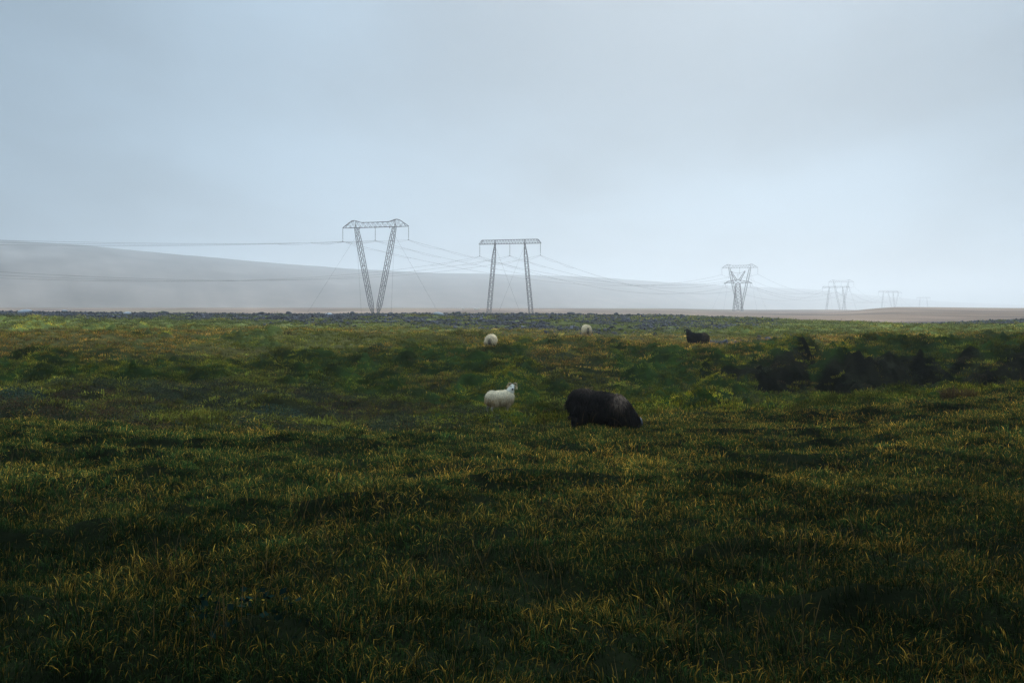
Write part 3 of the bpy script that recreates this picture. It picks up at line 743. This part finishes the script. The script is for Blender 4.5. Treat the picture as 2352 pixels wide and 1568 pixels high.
wskin = dict(coat=(.52, .44, .33), face=(.66, .60, .50), nose=(.03, .028, .035), leg=(.42, .34, .24))
bskin = dict(coat=(.012, .011, .011), face=(.014, .012, .012), nose=(.02, .018, .018), leg=(.012, .01, .01))
GS = 'sheep grazing on the heath'
def local_dir(world, rz):
    v_ = Matrix.Rotation(-rz, 3, 'Z') @ Vector(world); return v_
rz = R(30)
x, y, z = at(1149, 31)
make_sheep('white horned ram with tan lower fleece, head turned to face the viewer', GS, 'up', local_dir((.05, -1, -.12), rz), wool_white, wskin, (x, y, z-.03), rz,
           6500, .11, .02, dict(path=ring_horn, r=.028, c0=(.26, .15, .08), c1=(.55, .38, .16)), .012, 11, .84, 1.0)
rz = R(-6)
x, y, z = at(1372, 16.6)
make_sheep('big shaggy black sheep grazing head down in the long grass', GS, 'graze_hump', (.42, 0, -1), wool_black, bskin, (x-.02, y, z-.09), rz,
           9000, .13, .03, dict(path=small_horn, r=.022, c0=(.03, .03, .035), c1=(.32, .33, .36)), .011, 12, .80, 1.13, R(8))
rz = R(82)
x, y, z = at(1128, 44)
make_sheep('cream sheep seen from behind, fleece reaching the grass on hummock', GS, 'graze', (.45, 0, -1), wool_cream, wskin, (x, y, z-.24), rz,
           3600, .12, .035, None, .016, 13, .86, .9)
rz = R(96)
x, y, z = at(1347, 62)
make_sheep('cream sheep seen from behind, thin legs showing, just below gravel ridge', GS, 'graze', (.45, 0, -1), wool_cream, wskin, (x, y, z-.02), rz,
           3000, .11, .035, None, .016, 14, 1.0, .9)
rz = R(172)
x, y, z = at(1602, 51)
make_sheep('black brown horned sheep standing sideways beside the dark gravel patch', GS, 'up', local_dir((-.35, -1, -.2), rz), wool_dark, bskin, (x, y, z-.20), rz,
           3200, .11, .03, dict(path=arc_horn, r=.03, c0=(.05, .04, .035), c1=(.09, .07, .05)), .016, 15, .95, 1.04)
# four far sheep on the plain, a few pixels each
parts, hc, hd, sd_, up = sheep_parts('graze', (.45, 0, -1))
far_me = body_mesh(parts, .03, m_skin, lambda V: np.tile(np.array([.62, .58, .5]), (len(V), 1)), 3); far_me.name = 'distant_sheep'
for k, (u, d, rz) in enumerate([(1064, 300+260, .4), (1091, 575, 2.8), (1095, 560, .2), (1099, 585, 3.3)]):
    o = obj('distant_sheep', far_me); o.location = at(u, d); o.rotation_euler = (0, 0, rz); o.scale = (1.25,)*3
    tag(o, 'tiny white sheep on the far brown plain between two pylons', 'sheep', 'far white sheep on the plain')

# ------------------------------------------------------------------ ground cover (tufts scattered with geometry nodes)
hid = bpy.data.collections.new('ground_cover_sources')
def blades(n, rad, hmin, hmax, w, colf, seed, lean=.5, segs=4, flat=0.):
    rg = np.random.default_rng(seed)
    a_ = rg.uniform(0, 6.283, n); r_ = rad*np.sqrt(rg.uniform(0, 1, n)); base = np.stack([r_*np.cos(a_), r_*np.sin(a_), np.full(n, -.03)], 1)
    hh = rg.uniform(hmin, hmax, n); la = a_+rg.normal(0, 1.0, n); le = np.abs(rg.normal(0, lean, n))+flat
    dirv = np.stack([np.cos(la), np.sin(la), np.zeros(n)], 1)
    fa = rg.uniform(0, 6.283, n); sv = np.stack([np.cos(fa), np.sin(fa), np.zeros(n)], 1)
    ww = w*rg.uniform(.6, 1.3, n)[:, None]; Vs = []; Cs = []; cb, ctip = colf(rg, n)
    for i in range(segs+1):
        f = i/segs
        bend = le*f**1.8
        p = base+dirv*(hh*np.sin(np.minimum(bend, 1.6))*f)[:, None]+np.array([0, 0, 1.])*(hh*f*np.cos(np.minimum(bend, 1.75)))[:, None]
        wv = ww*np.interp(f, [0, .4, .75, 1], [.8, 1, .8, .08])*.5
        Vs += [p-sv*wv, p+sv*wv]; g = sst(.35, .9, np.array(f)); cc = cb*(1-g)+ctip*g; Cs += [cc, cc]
    V = np.stack(Vs, 1).reshape(-1, 3); Cc = np.stack(Cs, 1).reshape(-1, 3)
    q = np.array([[2*i, 2*i+1, 2*i+3, 2*i+2] for i in range(segs)])
    Q = (q[None]+(np.arange(n)*2*(segs+1))[:, None, None]).reshape(-1, 4)
    return V, Q, Cc
def source(name, VQC, mat):
    me = mesh_from(name, VQC[0], VQC[1], mat, VQC[2]); o = bpy.data.objects.new(name, me); hid_c.objects.link(o)
def c_green(straw):
    def f(rg, n):
        s_ = (rg.uniform(0, 1, n) < straw)[:, None]; dry = (rg.uniform(0, 1, n) < straw*.2)[:, None]
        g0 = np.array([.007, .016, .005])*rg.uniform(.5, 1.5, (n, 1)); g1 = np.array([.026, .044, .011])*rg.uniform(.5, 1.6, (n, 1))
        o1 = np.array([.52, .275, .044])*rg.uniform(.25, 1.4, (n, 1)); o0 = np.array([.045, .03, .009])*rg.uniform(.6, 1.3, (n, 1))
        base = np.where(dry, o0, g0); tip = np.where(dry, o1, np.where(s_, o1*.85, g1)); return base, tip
    return f
def c_moss(rg, n):
    g0 = np.array([.018, .029, .006])*rg.uniform(.35, 1.6, (n, 1)); y_ = (rg.uniform(0, 1, n) < .3)[:, None]
    return g0, np.where(y_, np.array([.085, .085, .020])*rg.uniform(.5, 1.5, (n, 1)), g0*np.array([1.6, 1.6, 1.3]))
def leafy(n, rad, h, lw, ll, seed, cols):
    rg = np.random.default_rng(seed)
    a_ = rg.uniform(0, 6.283, n); r_ = rad*np.sqrt(rg.uniform(0, 1, n)); zc_ = h*np.sqrt(np.clip(1-(r_/rad)**2, 0.05, 1))*rg.uniform(.25, 1, n)
    c_ = np.stack([r_*np.cos(a_), r_*np.sin(a_), zc_], 1)
    d_ = rg.normal(0, 1, (n, 3)); d_[:, 2] = np.abs(d_[:, 2])*.6; d_ /= np.linalg.norm(d_, axis=1)[:, None]
    s_ = np.cross(d_, rg.normal(0, 1, (n, 3))); s_ /= np.linalg.norm(s_, axis=1)[:, None]
    l_ = ll*rg.uniform(.6, 1.3, (n, 1)); w_ = lw*rg.uniform(.6, 1.3, (n, 1)); nn = np.cross(d_, s_)
    V = np.stack([c_, c_+d_*l_*.5+s_*w_*.5, c_+d_*l_+nn*l_*.12, c_+d_*l_*.5-s_*w_*.5], 1).reshape(-1, 3)
    cc = np.array(cols)[rg.integers(0, len(cols), n)]*rg.uniform(.6, 1.4, (n, 1))
    return V, np.arange(n*4).reshape(n, 4), np.repeat(cc, 4, 0)
def stone_vq(seed, sub=2):
    rg = np.random.default_rng(seed); bm = bmesh.new(); bmesh.ops.create_icosphere(bm, subdivisions=sub, radius=1)
    pl = rg.normal(0, 1, (9, 3)); pl /= np.linalg.norm(pl, axis=1)[:, None]; of = rg.uniform(.55, .9, 9)
    for v_ in bm.verts:
        p = np.array(v_.co)
        for k in range(9):
            dd = p@pl[k]-of[k]
            if dd > 0: p = p-pl[k]*dd*.9
        v_.co = p*np.array([1, .8, .62])
    V = np.array([v_.co[:] for v_ in bm.verts]); T_ = np.array([[v_.index for v_ in f.verts] for f in bm.faces]); bm.free()
    return V, T_
def scatter(name, label, cat, pts, rot, scl, tint, idx_, coll, mat_dummy=None):
    me = bpy.data.meshes.new(name); n = len(pts); me.vertices.add(n); me.vertices.foreach_set('co', np.asarray(pts, np.float32).ravel())
    def at_(nm, ty, arr, key):
        a_ = me.attributes.new(nm, ty, 'POINT'); a_.data.foreach_set(key, np.ascontiguousarray(arr).ravel())
    at_('rot', 'FLOAT_VECTOR', np.asarray(rot, np.float32), 'vector'); at_('scl', 'FLOAT_VECTOR', np.asarray(scl, np.float32), 'vector')
    c4 = np.ones((n, 4), np.float32); c4[:, :3] = tint; at_('tint', 'FLOAT_COLOR', c4, 'color'); at_('idx', 'INT', np.asarray(idx_, np.int32), 'value')
    o = obj(name, me)
    ng = bpy.data.node_groups.new(name+'_scatter', 'GeometryNodeTree')
    ng.interface.new_socket('Geometry', in_out='INPUT', socket_type='NodeSocketGeometry'); ng.interface.new_socket('Geometry', in_out='OUTPUT', socket_type='NodeSocketGeometry')
    gi = ng.nodes.new('NodeGroupInput'); go = ng.nodes.new('NodeGroupOutput'); ip = ng.nodes.new('GeometryNodeInstanceOnPoints'); ci = ng.nodes.new('GeometryNodeCollectionInfo')
    ci.inputs['Collection'].default_value = coll; ci.inputs['Separate Children'].default_value = True; ci.inputs['Reset Children'].default_value = True
    def na_(nm, ty):
        q = ng.nodes.new('GeometryNodeInputNamedAttribute'); q.data_type = ty; q.inputs['Name'].default_value = nm; return [s for s in q.outputs if s.enabled and s.name == 'Attribute'][0]
    ng.links.new(gi.outputs[0], ip.inputs['Points']); ng.links.new(ci.outputs[0], ip.inputs['Instance']); ip.inputs['Pick Instance'].default_value = True
    ng.links.new(na_('idx', 'INT'), ip.inputs['Instance Index']); ng.links.new(na_('rot', 'FLOAT_VECTOR'), ip.inputs['Rotation']); ng.links.new(na_('scl', 'FLOAT_VECTOR'), ip.inputs['Scale'])
    ng.links.new(ip.outputs[0], go.inputs[0])
    md = o.modifiers.new('scatter', 'NODES'); md.node_group = ng
    tag(o, label, cat, kind='stuff'); return o
def samples(dmin, dmax, dens, umin=-330, umax=2680):
    """random points, dens(d) per square metre, over the wedge the photo sees (with a margin)"""
    out = []
    edges = np.geomspace(dmin, dmax, 24)
    for a_, b_ in zip(edges[:-1], edges[1:]):
        area = (umax-umin)/F*(b_**2-a_**2)/2; n = int(area*dens((a_+b_)/2))
        d = np.sqrt(rng.uniform(a_*a_, b_*b_, n)); u = rng.uniform(umin, umax, n)
        out.append(np.stack([(u-1176)/F*d, d], 1))
    return np.concatenate(out)
def newcoll(nm):
    global hid_c
    hid_c = bpy.data.collections.new(nm); return hid_c
def tilt(n, amt): return np.stack([rng.normal(0, amt, n), rng.normal(0, amt, n), rng.uniform(0, 6.283, n)], 1)

# long grass of the foreground terrace
gA = newcoll('grass_tufts')
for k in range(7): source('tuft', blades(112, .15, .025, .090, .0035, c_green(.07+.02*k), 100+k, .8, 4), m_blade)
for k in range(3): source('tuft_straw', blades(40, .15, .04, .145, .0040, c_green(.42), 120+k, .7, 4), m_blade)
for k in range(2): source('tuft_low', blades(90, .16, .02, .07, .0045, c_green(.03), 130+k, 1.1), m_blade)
P = samples(2.6, 24, lambda d: float(np.interp(d, [3, 8, 14, 24], [100, 85, 55, 36])))
Z = zones(P[:, 0], P[:, 1]); keep = rng.uniform(0, 1, len(P)) < Z['fg']; P = P[keep]; Z = {k: v_[keep] for k, v_ in Z.items()}
big = fbm(P[:, 0]*.32+11, P[:, 1]*.32, 81, 3); med = fbm(P[:, 0]*1.1, P[:, 1]*1.1, 83, 2); n = len(P)
strawp = (.30+.70*sst(.30, .75, big-.03+.00026*(Z['u']-1176)+.022*(P[:, 1]-9.5)))      # drier towards the terrace edge and the right
r_ = rng.uniform(0, 1, n)
low = sst(.55, .70, med)*.45
ix = np.where(r_ < .15*strawp, 7+rng.integers(0, 3, n), np.where(rng.uniform(0, 1, n) < low, 10+rng.integers(0, 2, n), np.minimum((rng.uniform(0, 1, n)*(2.5+4.5*strawp)).astype(int), 6)))
sc_ = rng.uniform(.65, 1.3, n)*(.9+.3*big)
tin = (np.array([1.05, 1.2, 1.05])*(1-strawp[:, None])+np.array([1.35, 1.25, 1.0])*strawp[:, None])*(.72+.56*med[:, None])*np.exp(rng.normal(-.08, .45, (n, 1)))*(.62+1.25*sst(6, 13, P[:, 1]))[:, None]  # brightness falloff painted into the tint: dark close by, brighter farther out
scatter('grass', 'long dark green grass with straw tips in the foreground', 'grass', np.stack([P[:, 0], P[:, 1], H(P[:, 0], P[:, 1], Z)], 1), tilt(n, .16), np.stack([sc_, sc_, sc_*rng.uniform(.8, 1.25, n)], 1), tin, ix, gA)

# seed stalks standing above the grass
gS = newcoll('grass_stalks')
def c_stalk(rg, n): o0 = np.array([.035, .025, .010])*rg.uniform(.7, 1.3, (n, 1)); return o0, np.array([.15, .09, .035])*rg.uniform(.7, 1.2, (n, 1))
for k in range(4): source('stalk', blades(4, .10, .25, .48, .0035, c_stalk, 140+k, .45, 6), m_blade)
P = samples(3.0, 22, lambda d: 2.6); Z = zones(P[:, 0], P[:, 1]); keep = (rng.uniform(0, 1, len(P)) < Z['fg']*sst(.35, .6, Z['n2'])); P = P[keep]; n = len(P)
scatter('seed_stalks', 'tall dry seed stalks standing above the foreground grass', 'grass', np.stack([P[:, 0], P[:, 1], H(P[:, 0], P[:, 1])], 1), tilt(n, .25), np.ones((n, 3))*rng.uniform(.8, 1.2, (n, 1)), np.ones((n, 3)), rng.integers(0, 4, n), gS)

# meadow grass of the middle distance
gB = newcoll('meadow_tufts')
def c_mid(rg, n): 
    a0 = np.array([.034, .044, .012])*rg.uniform(.6, 1.4, (n, 1)); s_ = (rg.uniform(0, 1, n) < MID_STRAW)[:, None]
    return a0, np.where(s_, np.array([.30, .18, .055]), np.array([.085, .098, .026]))*rg.uniform(.6, 1.3, (n, 1))
for k in range(5):
    MID_STRAW = .04 if k < 3 else .5
    source('meadow_tuft', blades(60, .30, .05, .17, .012, c_mid, 150+k, .6, 3), m_blade)
P = samples(19, 160, lambda d: float(np.interp(d, [19, 30, 45, 80, 160], [20, 13, 8.5, 3.6, .8])))
Z = zones(P[:, 0], P[:, 1])
w = (1-Z['fg'])*(1-Z['grav'])*(1-.72*Z['moss'])*(1-.6*Z['heath'])*(1-Z['plain'])*(1-.85*Z['steep'])
keep = rng.uniform(0, 1, len(P)) < w; P = P[keep]; Z = {k: v_[keep] for k, v_ in Z.items()}; n = len(P)
dry = sst(.35, .62, fbm(P[:, 0]*.12+4, P[:, 1]*.07, 85, 3)+.24*sst(36, 44, P[:, 1])-.20)*(1-sst(64, 84, P[:, 1])*.6)
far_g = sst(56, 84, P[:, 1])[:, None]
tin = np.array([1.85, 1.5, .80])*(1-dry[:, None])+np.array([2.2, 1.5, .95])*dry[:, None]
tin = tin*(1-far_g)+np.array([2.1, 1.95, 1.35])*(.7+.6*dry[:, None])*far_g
tin = tin*1.45*np.exp(rng.normal(-.1, .5, (n, 1)))*(.45+1.1*fbm(P[:, 0]*1.3, P[:, 1]*.9, 95, 2)[:, None]); sc_ = rng.uniform(.6, 1.4, n)*(1+sst(40, 120, P[:, 1])*.9)
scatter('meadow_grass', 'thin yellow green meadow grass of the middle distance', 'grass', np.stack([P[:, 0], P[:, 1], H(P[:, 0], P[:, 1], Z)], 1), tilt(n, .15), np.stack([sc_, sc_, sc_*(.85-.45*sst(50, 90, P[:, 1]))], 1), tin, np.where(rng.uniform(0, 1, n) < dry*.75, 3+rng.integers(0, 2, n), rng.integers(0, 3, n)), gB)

# moss cushions
gM = newcoll('moss_patches')
for k in range(5): source('moss_patch', blades(95, .24, .03, .115, .010, c_moss, 160+k, .8, 3), m_moss)
P = samples(17, 150, lambda d: float(np.interp(d, [17, 30, 45, 80, 150], [24, 18, 10, 3.5, 1])))
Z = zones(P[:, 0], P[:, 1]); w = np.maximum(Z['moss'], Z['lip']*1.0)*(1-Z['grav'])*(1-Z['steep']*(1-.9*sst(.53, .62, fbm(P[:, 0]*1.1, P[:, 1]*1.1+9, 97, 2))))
keep = rng.uniform(0, 1, len(P)) < w; P = P[keep]; Z = {k: v_[keep] for k, v_ in Z.items()}; n = len(P)
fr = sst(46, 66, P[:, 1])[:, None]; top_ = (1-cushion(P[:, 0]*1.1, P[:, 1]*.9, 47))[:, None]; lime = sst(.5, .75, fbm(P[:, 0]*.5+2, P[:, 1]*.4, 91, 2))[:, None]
tin = (1+np.array([.75, .6, .3])*Z['lip'][:, None])*(np.array([2.5, 1.85, 1.15])*(1-fr)+np.array([5.4, 3.6, 3.4])*fr)*1.35*np.exp(rng.normal(-.1, .45, (n, 1)))*(.30+1.2*Z['n3'][:, None])*(1+np.array([1.3, .85, .3])*lime)  # moss on the bank lip tinted brighter, painted as if lit
sc_ = rng.uniform(.7, 1.35, n)*(1+sst(40, 120, P[:, 1])*.9)
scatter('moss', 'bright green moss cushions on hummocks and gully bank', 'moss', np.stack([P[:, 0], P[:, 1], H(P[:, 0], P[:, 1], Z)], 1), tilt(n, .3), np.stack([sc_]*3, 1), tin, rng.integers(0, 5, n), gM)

# heath: low leafy dwarf shrubs
gH = newcoll('heath_clumps')
hc_green = [(.032, .048, .024), (.052, .064, .034), (.020, .030, .014), (.060, .058, .024)]
hc_brown = [(.075, .046, .024), (.045, .032, .018), (.11, .056, .024), (.050, .050, .020)]
for k in range(4): source('heath_green', leafy(150, .30, .20, .020, .038, 170+k, hc_green), m_leaf)
for k in range(3): source('heath_brown', leafy(150, .30, .17, .014, .042, 180+k, hc_brown), m_leaf)
P = samples(17, 40, lambda d: float(np.interp(d, [17, 30, 40], [14, 10, 6])))
Z = zones(P[:, 0], P[:, 1]); w = np.maximum(Z['heath']*.95, Z['bank']*.22*(1-Z['fg'])); w = np.maximum(w, .10*(1-Z['fg'])*(P[:, 1] < 40))
keep = rng.uniform(0, 1, len(P)) < w; P = P[keep]; Z = {k: v_[keep] for k, v_ in Z.items()}; n = len(P)
br = fbm(P[:, 0]*.25, P[:, 1]*.4, 87, 3)+.1*(1-sst(18.5, 21.5, P[:, 1])); ix = np.where(br > .52, 4+rng.integers(0, 3, n), rng.integers(0, 4, n))
sc_ = rng.uniform(.6, 1.2, n)
scatter('heath', 'low leafy heath of dwarf willow and brown heather', 'heath', np.stack([P[:, 0], P[:, 1], H(P[:, 0], P[:, 1], Z)-.03], 1), tilt(n, .2), np.stack([sc_]*3, 1), np.ones((n, 3))*rng.uniform(.7, 1.35, (n, 1)), ix, gH)

# gravel
gG = newcoll('gravel_stones')
for k in range(8):
    V, T_ = stone_vq(190+k, 1); c_ = np.tile(np.array([.044, .042, .048])*(.7+.12*k), (len(V), 1))
    me = mesh_from('gravel_stone', V, None, m_stone, c_, False, T_); gG.objects.link(bpy.data.objects.new('gravel_stone', me))
P = samples(50, 165, lambda d: float(np.interp(d, [50, 80, 165], [12, 10, 5.5])))
Z = zones(P[:, 0], P[:, 1]); keep = rng.uniform(0, 1, len(P)) < Z['grav']**1.2; P = P[keep]; n = len(P)
sc_ = .045+.075*rng.pareto(3.0, n).clip(0, 2.8)
tin = np.ones((n, 3))*rng.uniform(.55, 1.5, (n, 1)); pale = rng.uniform(0, 1, n) < .05; tin[pale] *= 2.2
scatter('gravel', 'purple grey gravel and stones along the ridge', 'gravel', np.stack([P[:, 0], P[:, 1], H(P[:, 0], P[:, 1])+sc_*.15], 1), tilt(n, .5), np.stack([sc_*1.25, sc_, sc_], 1), tin, rng.integers(0, 8, n), gG)

# ------------------------------------------------------------------ single stones on the crest of the ridge
stone_meshes = [mesh_from('stone', *(lambda vt_: (vt_[0], None, m_rock, None, False, vt_[1]))(stone_vq(300+k, 2))) for k in range(6)]
rs = random.Random(5)
us = [20, 75, 130, 210, 265, 330, 390, 455, 520, 590, 660, 735, 800, 905, 960, 1010, 1060, 1195, 1215, 1235, 1250, 1268, 1285, 1300, 1330, 1365, 1410, 1470]
for u in us:
    uu_ = u+rs.uniform(-12, 12); d = np.interp(uu_, [0, 700, 1500], [139, 137, 138])+rs.uniform(-5, 3)
    s_ = rs.uniform(.22, .5); p = at(uu_, d); o = obj('stone', stone_meshes[rs.randrange(6)])
    o.location = (p[0], p[1], p[2]+s_*.25); o.scale = (s_*1.3, s_, s_); o.rotation_euler = (rs.uniform(-.3, .3), rs.uniform(-.3, .3), rs.uniform(0, 6.28))
    tag(o, 'small dark grey stone on the crest of the gravel ridge', 'stone', 'dark stones on the gravel ridge crest')
for (u, d, s_, lb) in [(57, 128, .62, 'low pale flat stone at the left end of the gravel ridge'), (149, 136, .42, 'pale upright stone on the ridge crest, left of the pylons'),
                       (290, 126, .48, 'third pale stone from the left end of the gravel ridge'), (1008, 118, .52, 'pale flat stone on gravel at the foot of the guy wire'), (755, 122, .45, 'pale grey stone lying left of the V-shaped pylon')]:
    vt_ = stone_vq(int(u)+400, 2); o = obj('pale_stone', mesh_from('pale_stone', vt_[0], None, m_pale, None, False, vt_[1]))
    p = at(u, d); o.location = (p[0], p[1], p[2]+s_*.3); o.scale = (s_*1.5, s_, s_*.85); o.rotation_euler = (.1, -.1, u); tag(o, lb, 'stone')

# ------------------------------------------------------------------ single plants
def twigs(n, rad, h, seed):
    rg = np.random.default_rng(seed); mb = MB()
    for k in range(n):
        a_ = rg.uniform(0, 6.28); r_ = rad*rg.uniform(.2, .9); tip = np.array([r_*math.cos(a_), r_*math.sin(a_), h*rg.uniform(.6, 1.)])
        t_ = np.linspace(0, 1, 6)[:, None]; P_ = tip*t_*np.array([1, 1, 1]); P_[:, :2] *= t_; P_[:, 2] -= .05
        mb.tube(P_, np.linspace(.008, .003, 6), 5)
    return mb
m_twig = simple_mat('twig_bark', (.06, .042, .028), .9, .1, 20, .3)
def shrub(name, label, u, d, rad, h, n, seed, cols, lw=.022, ll=.045):
    root = empty(name, at(u, d)); tag(root, label, 'shrub')
    V, Q_, c_ = leafy(n, rad, h, lw, ll, seed, cols); obj('foliage', mesh_from('foliage', V, Q_, m_plant, c_), root)
    twigs(14, rad, h*.8, seed).build('stem', m_twig, root); return root
wil = [(.045, .080, .058), (.035, .060, .044), (.060, .090, .068), (.024, .042, .030)]
shrub('willow_shrub', 'round blue-green dwarf willow at the back of the heath', 632, 27.5, .85, .50, 1900, 501, wil)
shrub('willow_shrub', 'blue-green dwarf willow cut by the left edge of the photo', 18, 24.5, .95, .45, 1900, 502, wil)
shrub('willow_shrub', 'low dark green willow in the hollow left of the ram', 1075, 30.5, .75, .30, 1200, 503, hc_green)
def tussock(label, u, d, rad, h, n, seed, colf):
    root = empty('grass_tussock', at(u, d)); tag(root, label, 'tussock', None)
    V, Q_, c_ = blades(n, rad, h*.5, h, .012, colf, seed, .55, 4); o = obj('blades', mesh_from('blades', V, Q_, m_plant, c_), root); return root
tussock('brown rush tussock standing on the grassy terrace before the bank', 2200, 20.5, .34, .34, 420, 511, lambda rg, n: (np.array([.05, .036, .016])*rg.uniform(.5, 1.3, (n, 1)), np.array([.13, .075, .03])*rg.uniform(.5, 1.3, (n, 1))))
# broad-leaved plant low in the left foreground, with two yellow leaves
root = empty('broadleaf_plant', tuple(np.array(at(545, 5.3))-[0, 0, .09])); tag(root, 'dark broad-leaved plant with a few yellow leaves in the near grass', 'plant')
V, Q_, c_ = leafy(110, .42, .24, .035, .05, 521, [(.007, .018, .013), (.009, .022, .016), (.005, .013, .010)]); obj('foliage', mesh_from('foliage', V, Q_, m_plant, c_), root)
V, Q_, c_ = leafy(7, .10, .24, .02, .035, 522, [(.36, .22, .03), (.28, .19, .03)]); V[:, 0] += .03; V[:, 2] = np.maximum(V[:, 2], .17)+.02; [obj('yellow_leaf', mesh_from('yellow_leaf', V[4*k:4*k+4], Q_[:1], m_plant, c_[4*k:4*k+4]), root) for k in range(7)]
twigs(6, .35, .15, 523).build('stem', m_twig, root)
# yellow flowers behind the black sheep
root = empty('yellow_flowers', at(1303, 22.5)); tag(root, 'tiny yellow flower cluster just behind the black sheep', 'flower')
V, Q_, c_ = leafy(14, .10, .30, .035, .035, 531, [(.75, .55, .05)]); V[:, 2] = V[:, 2]*.35+.42; [obj('petal', mesh_from('petal', V[4*k:4*k+4], Q_[:1], m_plant, c_[4*k:4*k+4]), root) for k in range(14)]
twigs(5, .10, .46, 532).build('stem', m_twig, root)

# ------------------------------------------------------------------ the misty air
bm = bmesh.new(); bmesh.ops.create_cube(bm, size=1.0)
me = bpy.data.meshes.new('haze'); bm.to_mesh(me); bm.free()
hz = obj('haze', me); hz.scale = (18000, 9600, 190); hz.location = (0, 4000, 190/2-18)
hm = bpy.data.materials.new('misty_air'); hm.use_nodes = True; t = hm.node_tree; t.nodes.clear()
pv = N(t, 'ShaderNodeVolumePrincipled'); pv.inputs['Color'].default_value = (.955, .985, 1.0, 1); pv.inputs['Density'].default_value = HAZE; pv.inputs['Anisotropy'].default_value = .70
om = N(t, 'ShaderNodeOutputMaterial'); L(t, pv.outputs[0], om.inputs['Volume']); me.materials.append(hm)
tag(hz, 'pale mist filling the plain and veiling the far hills', 'mist', kind='stuff')
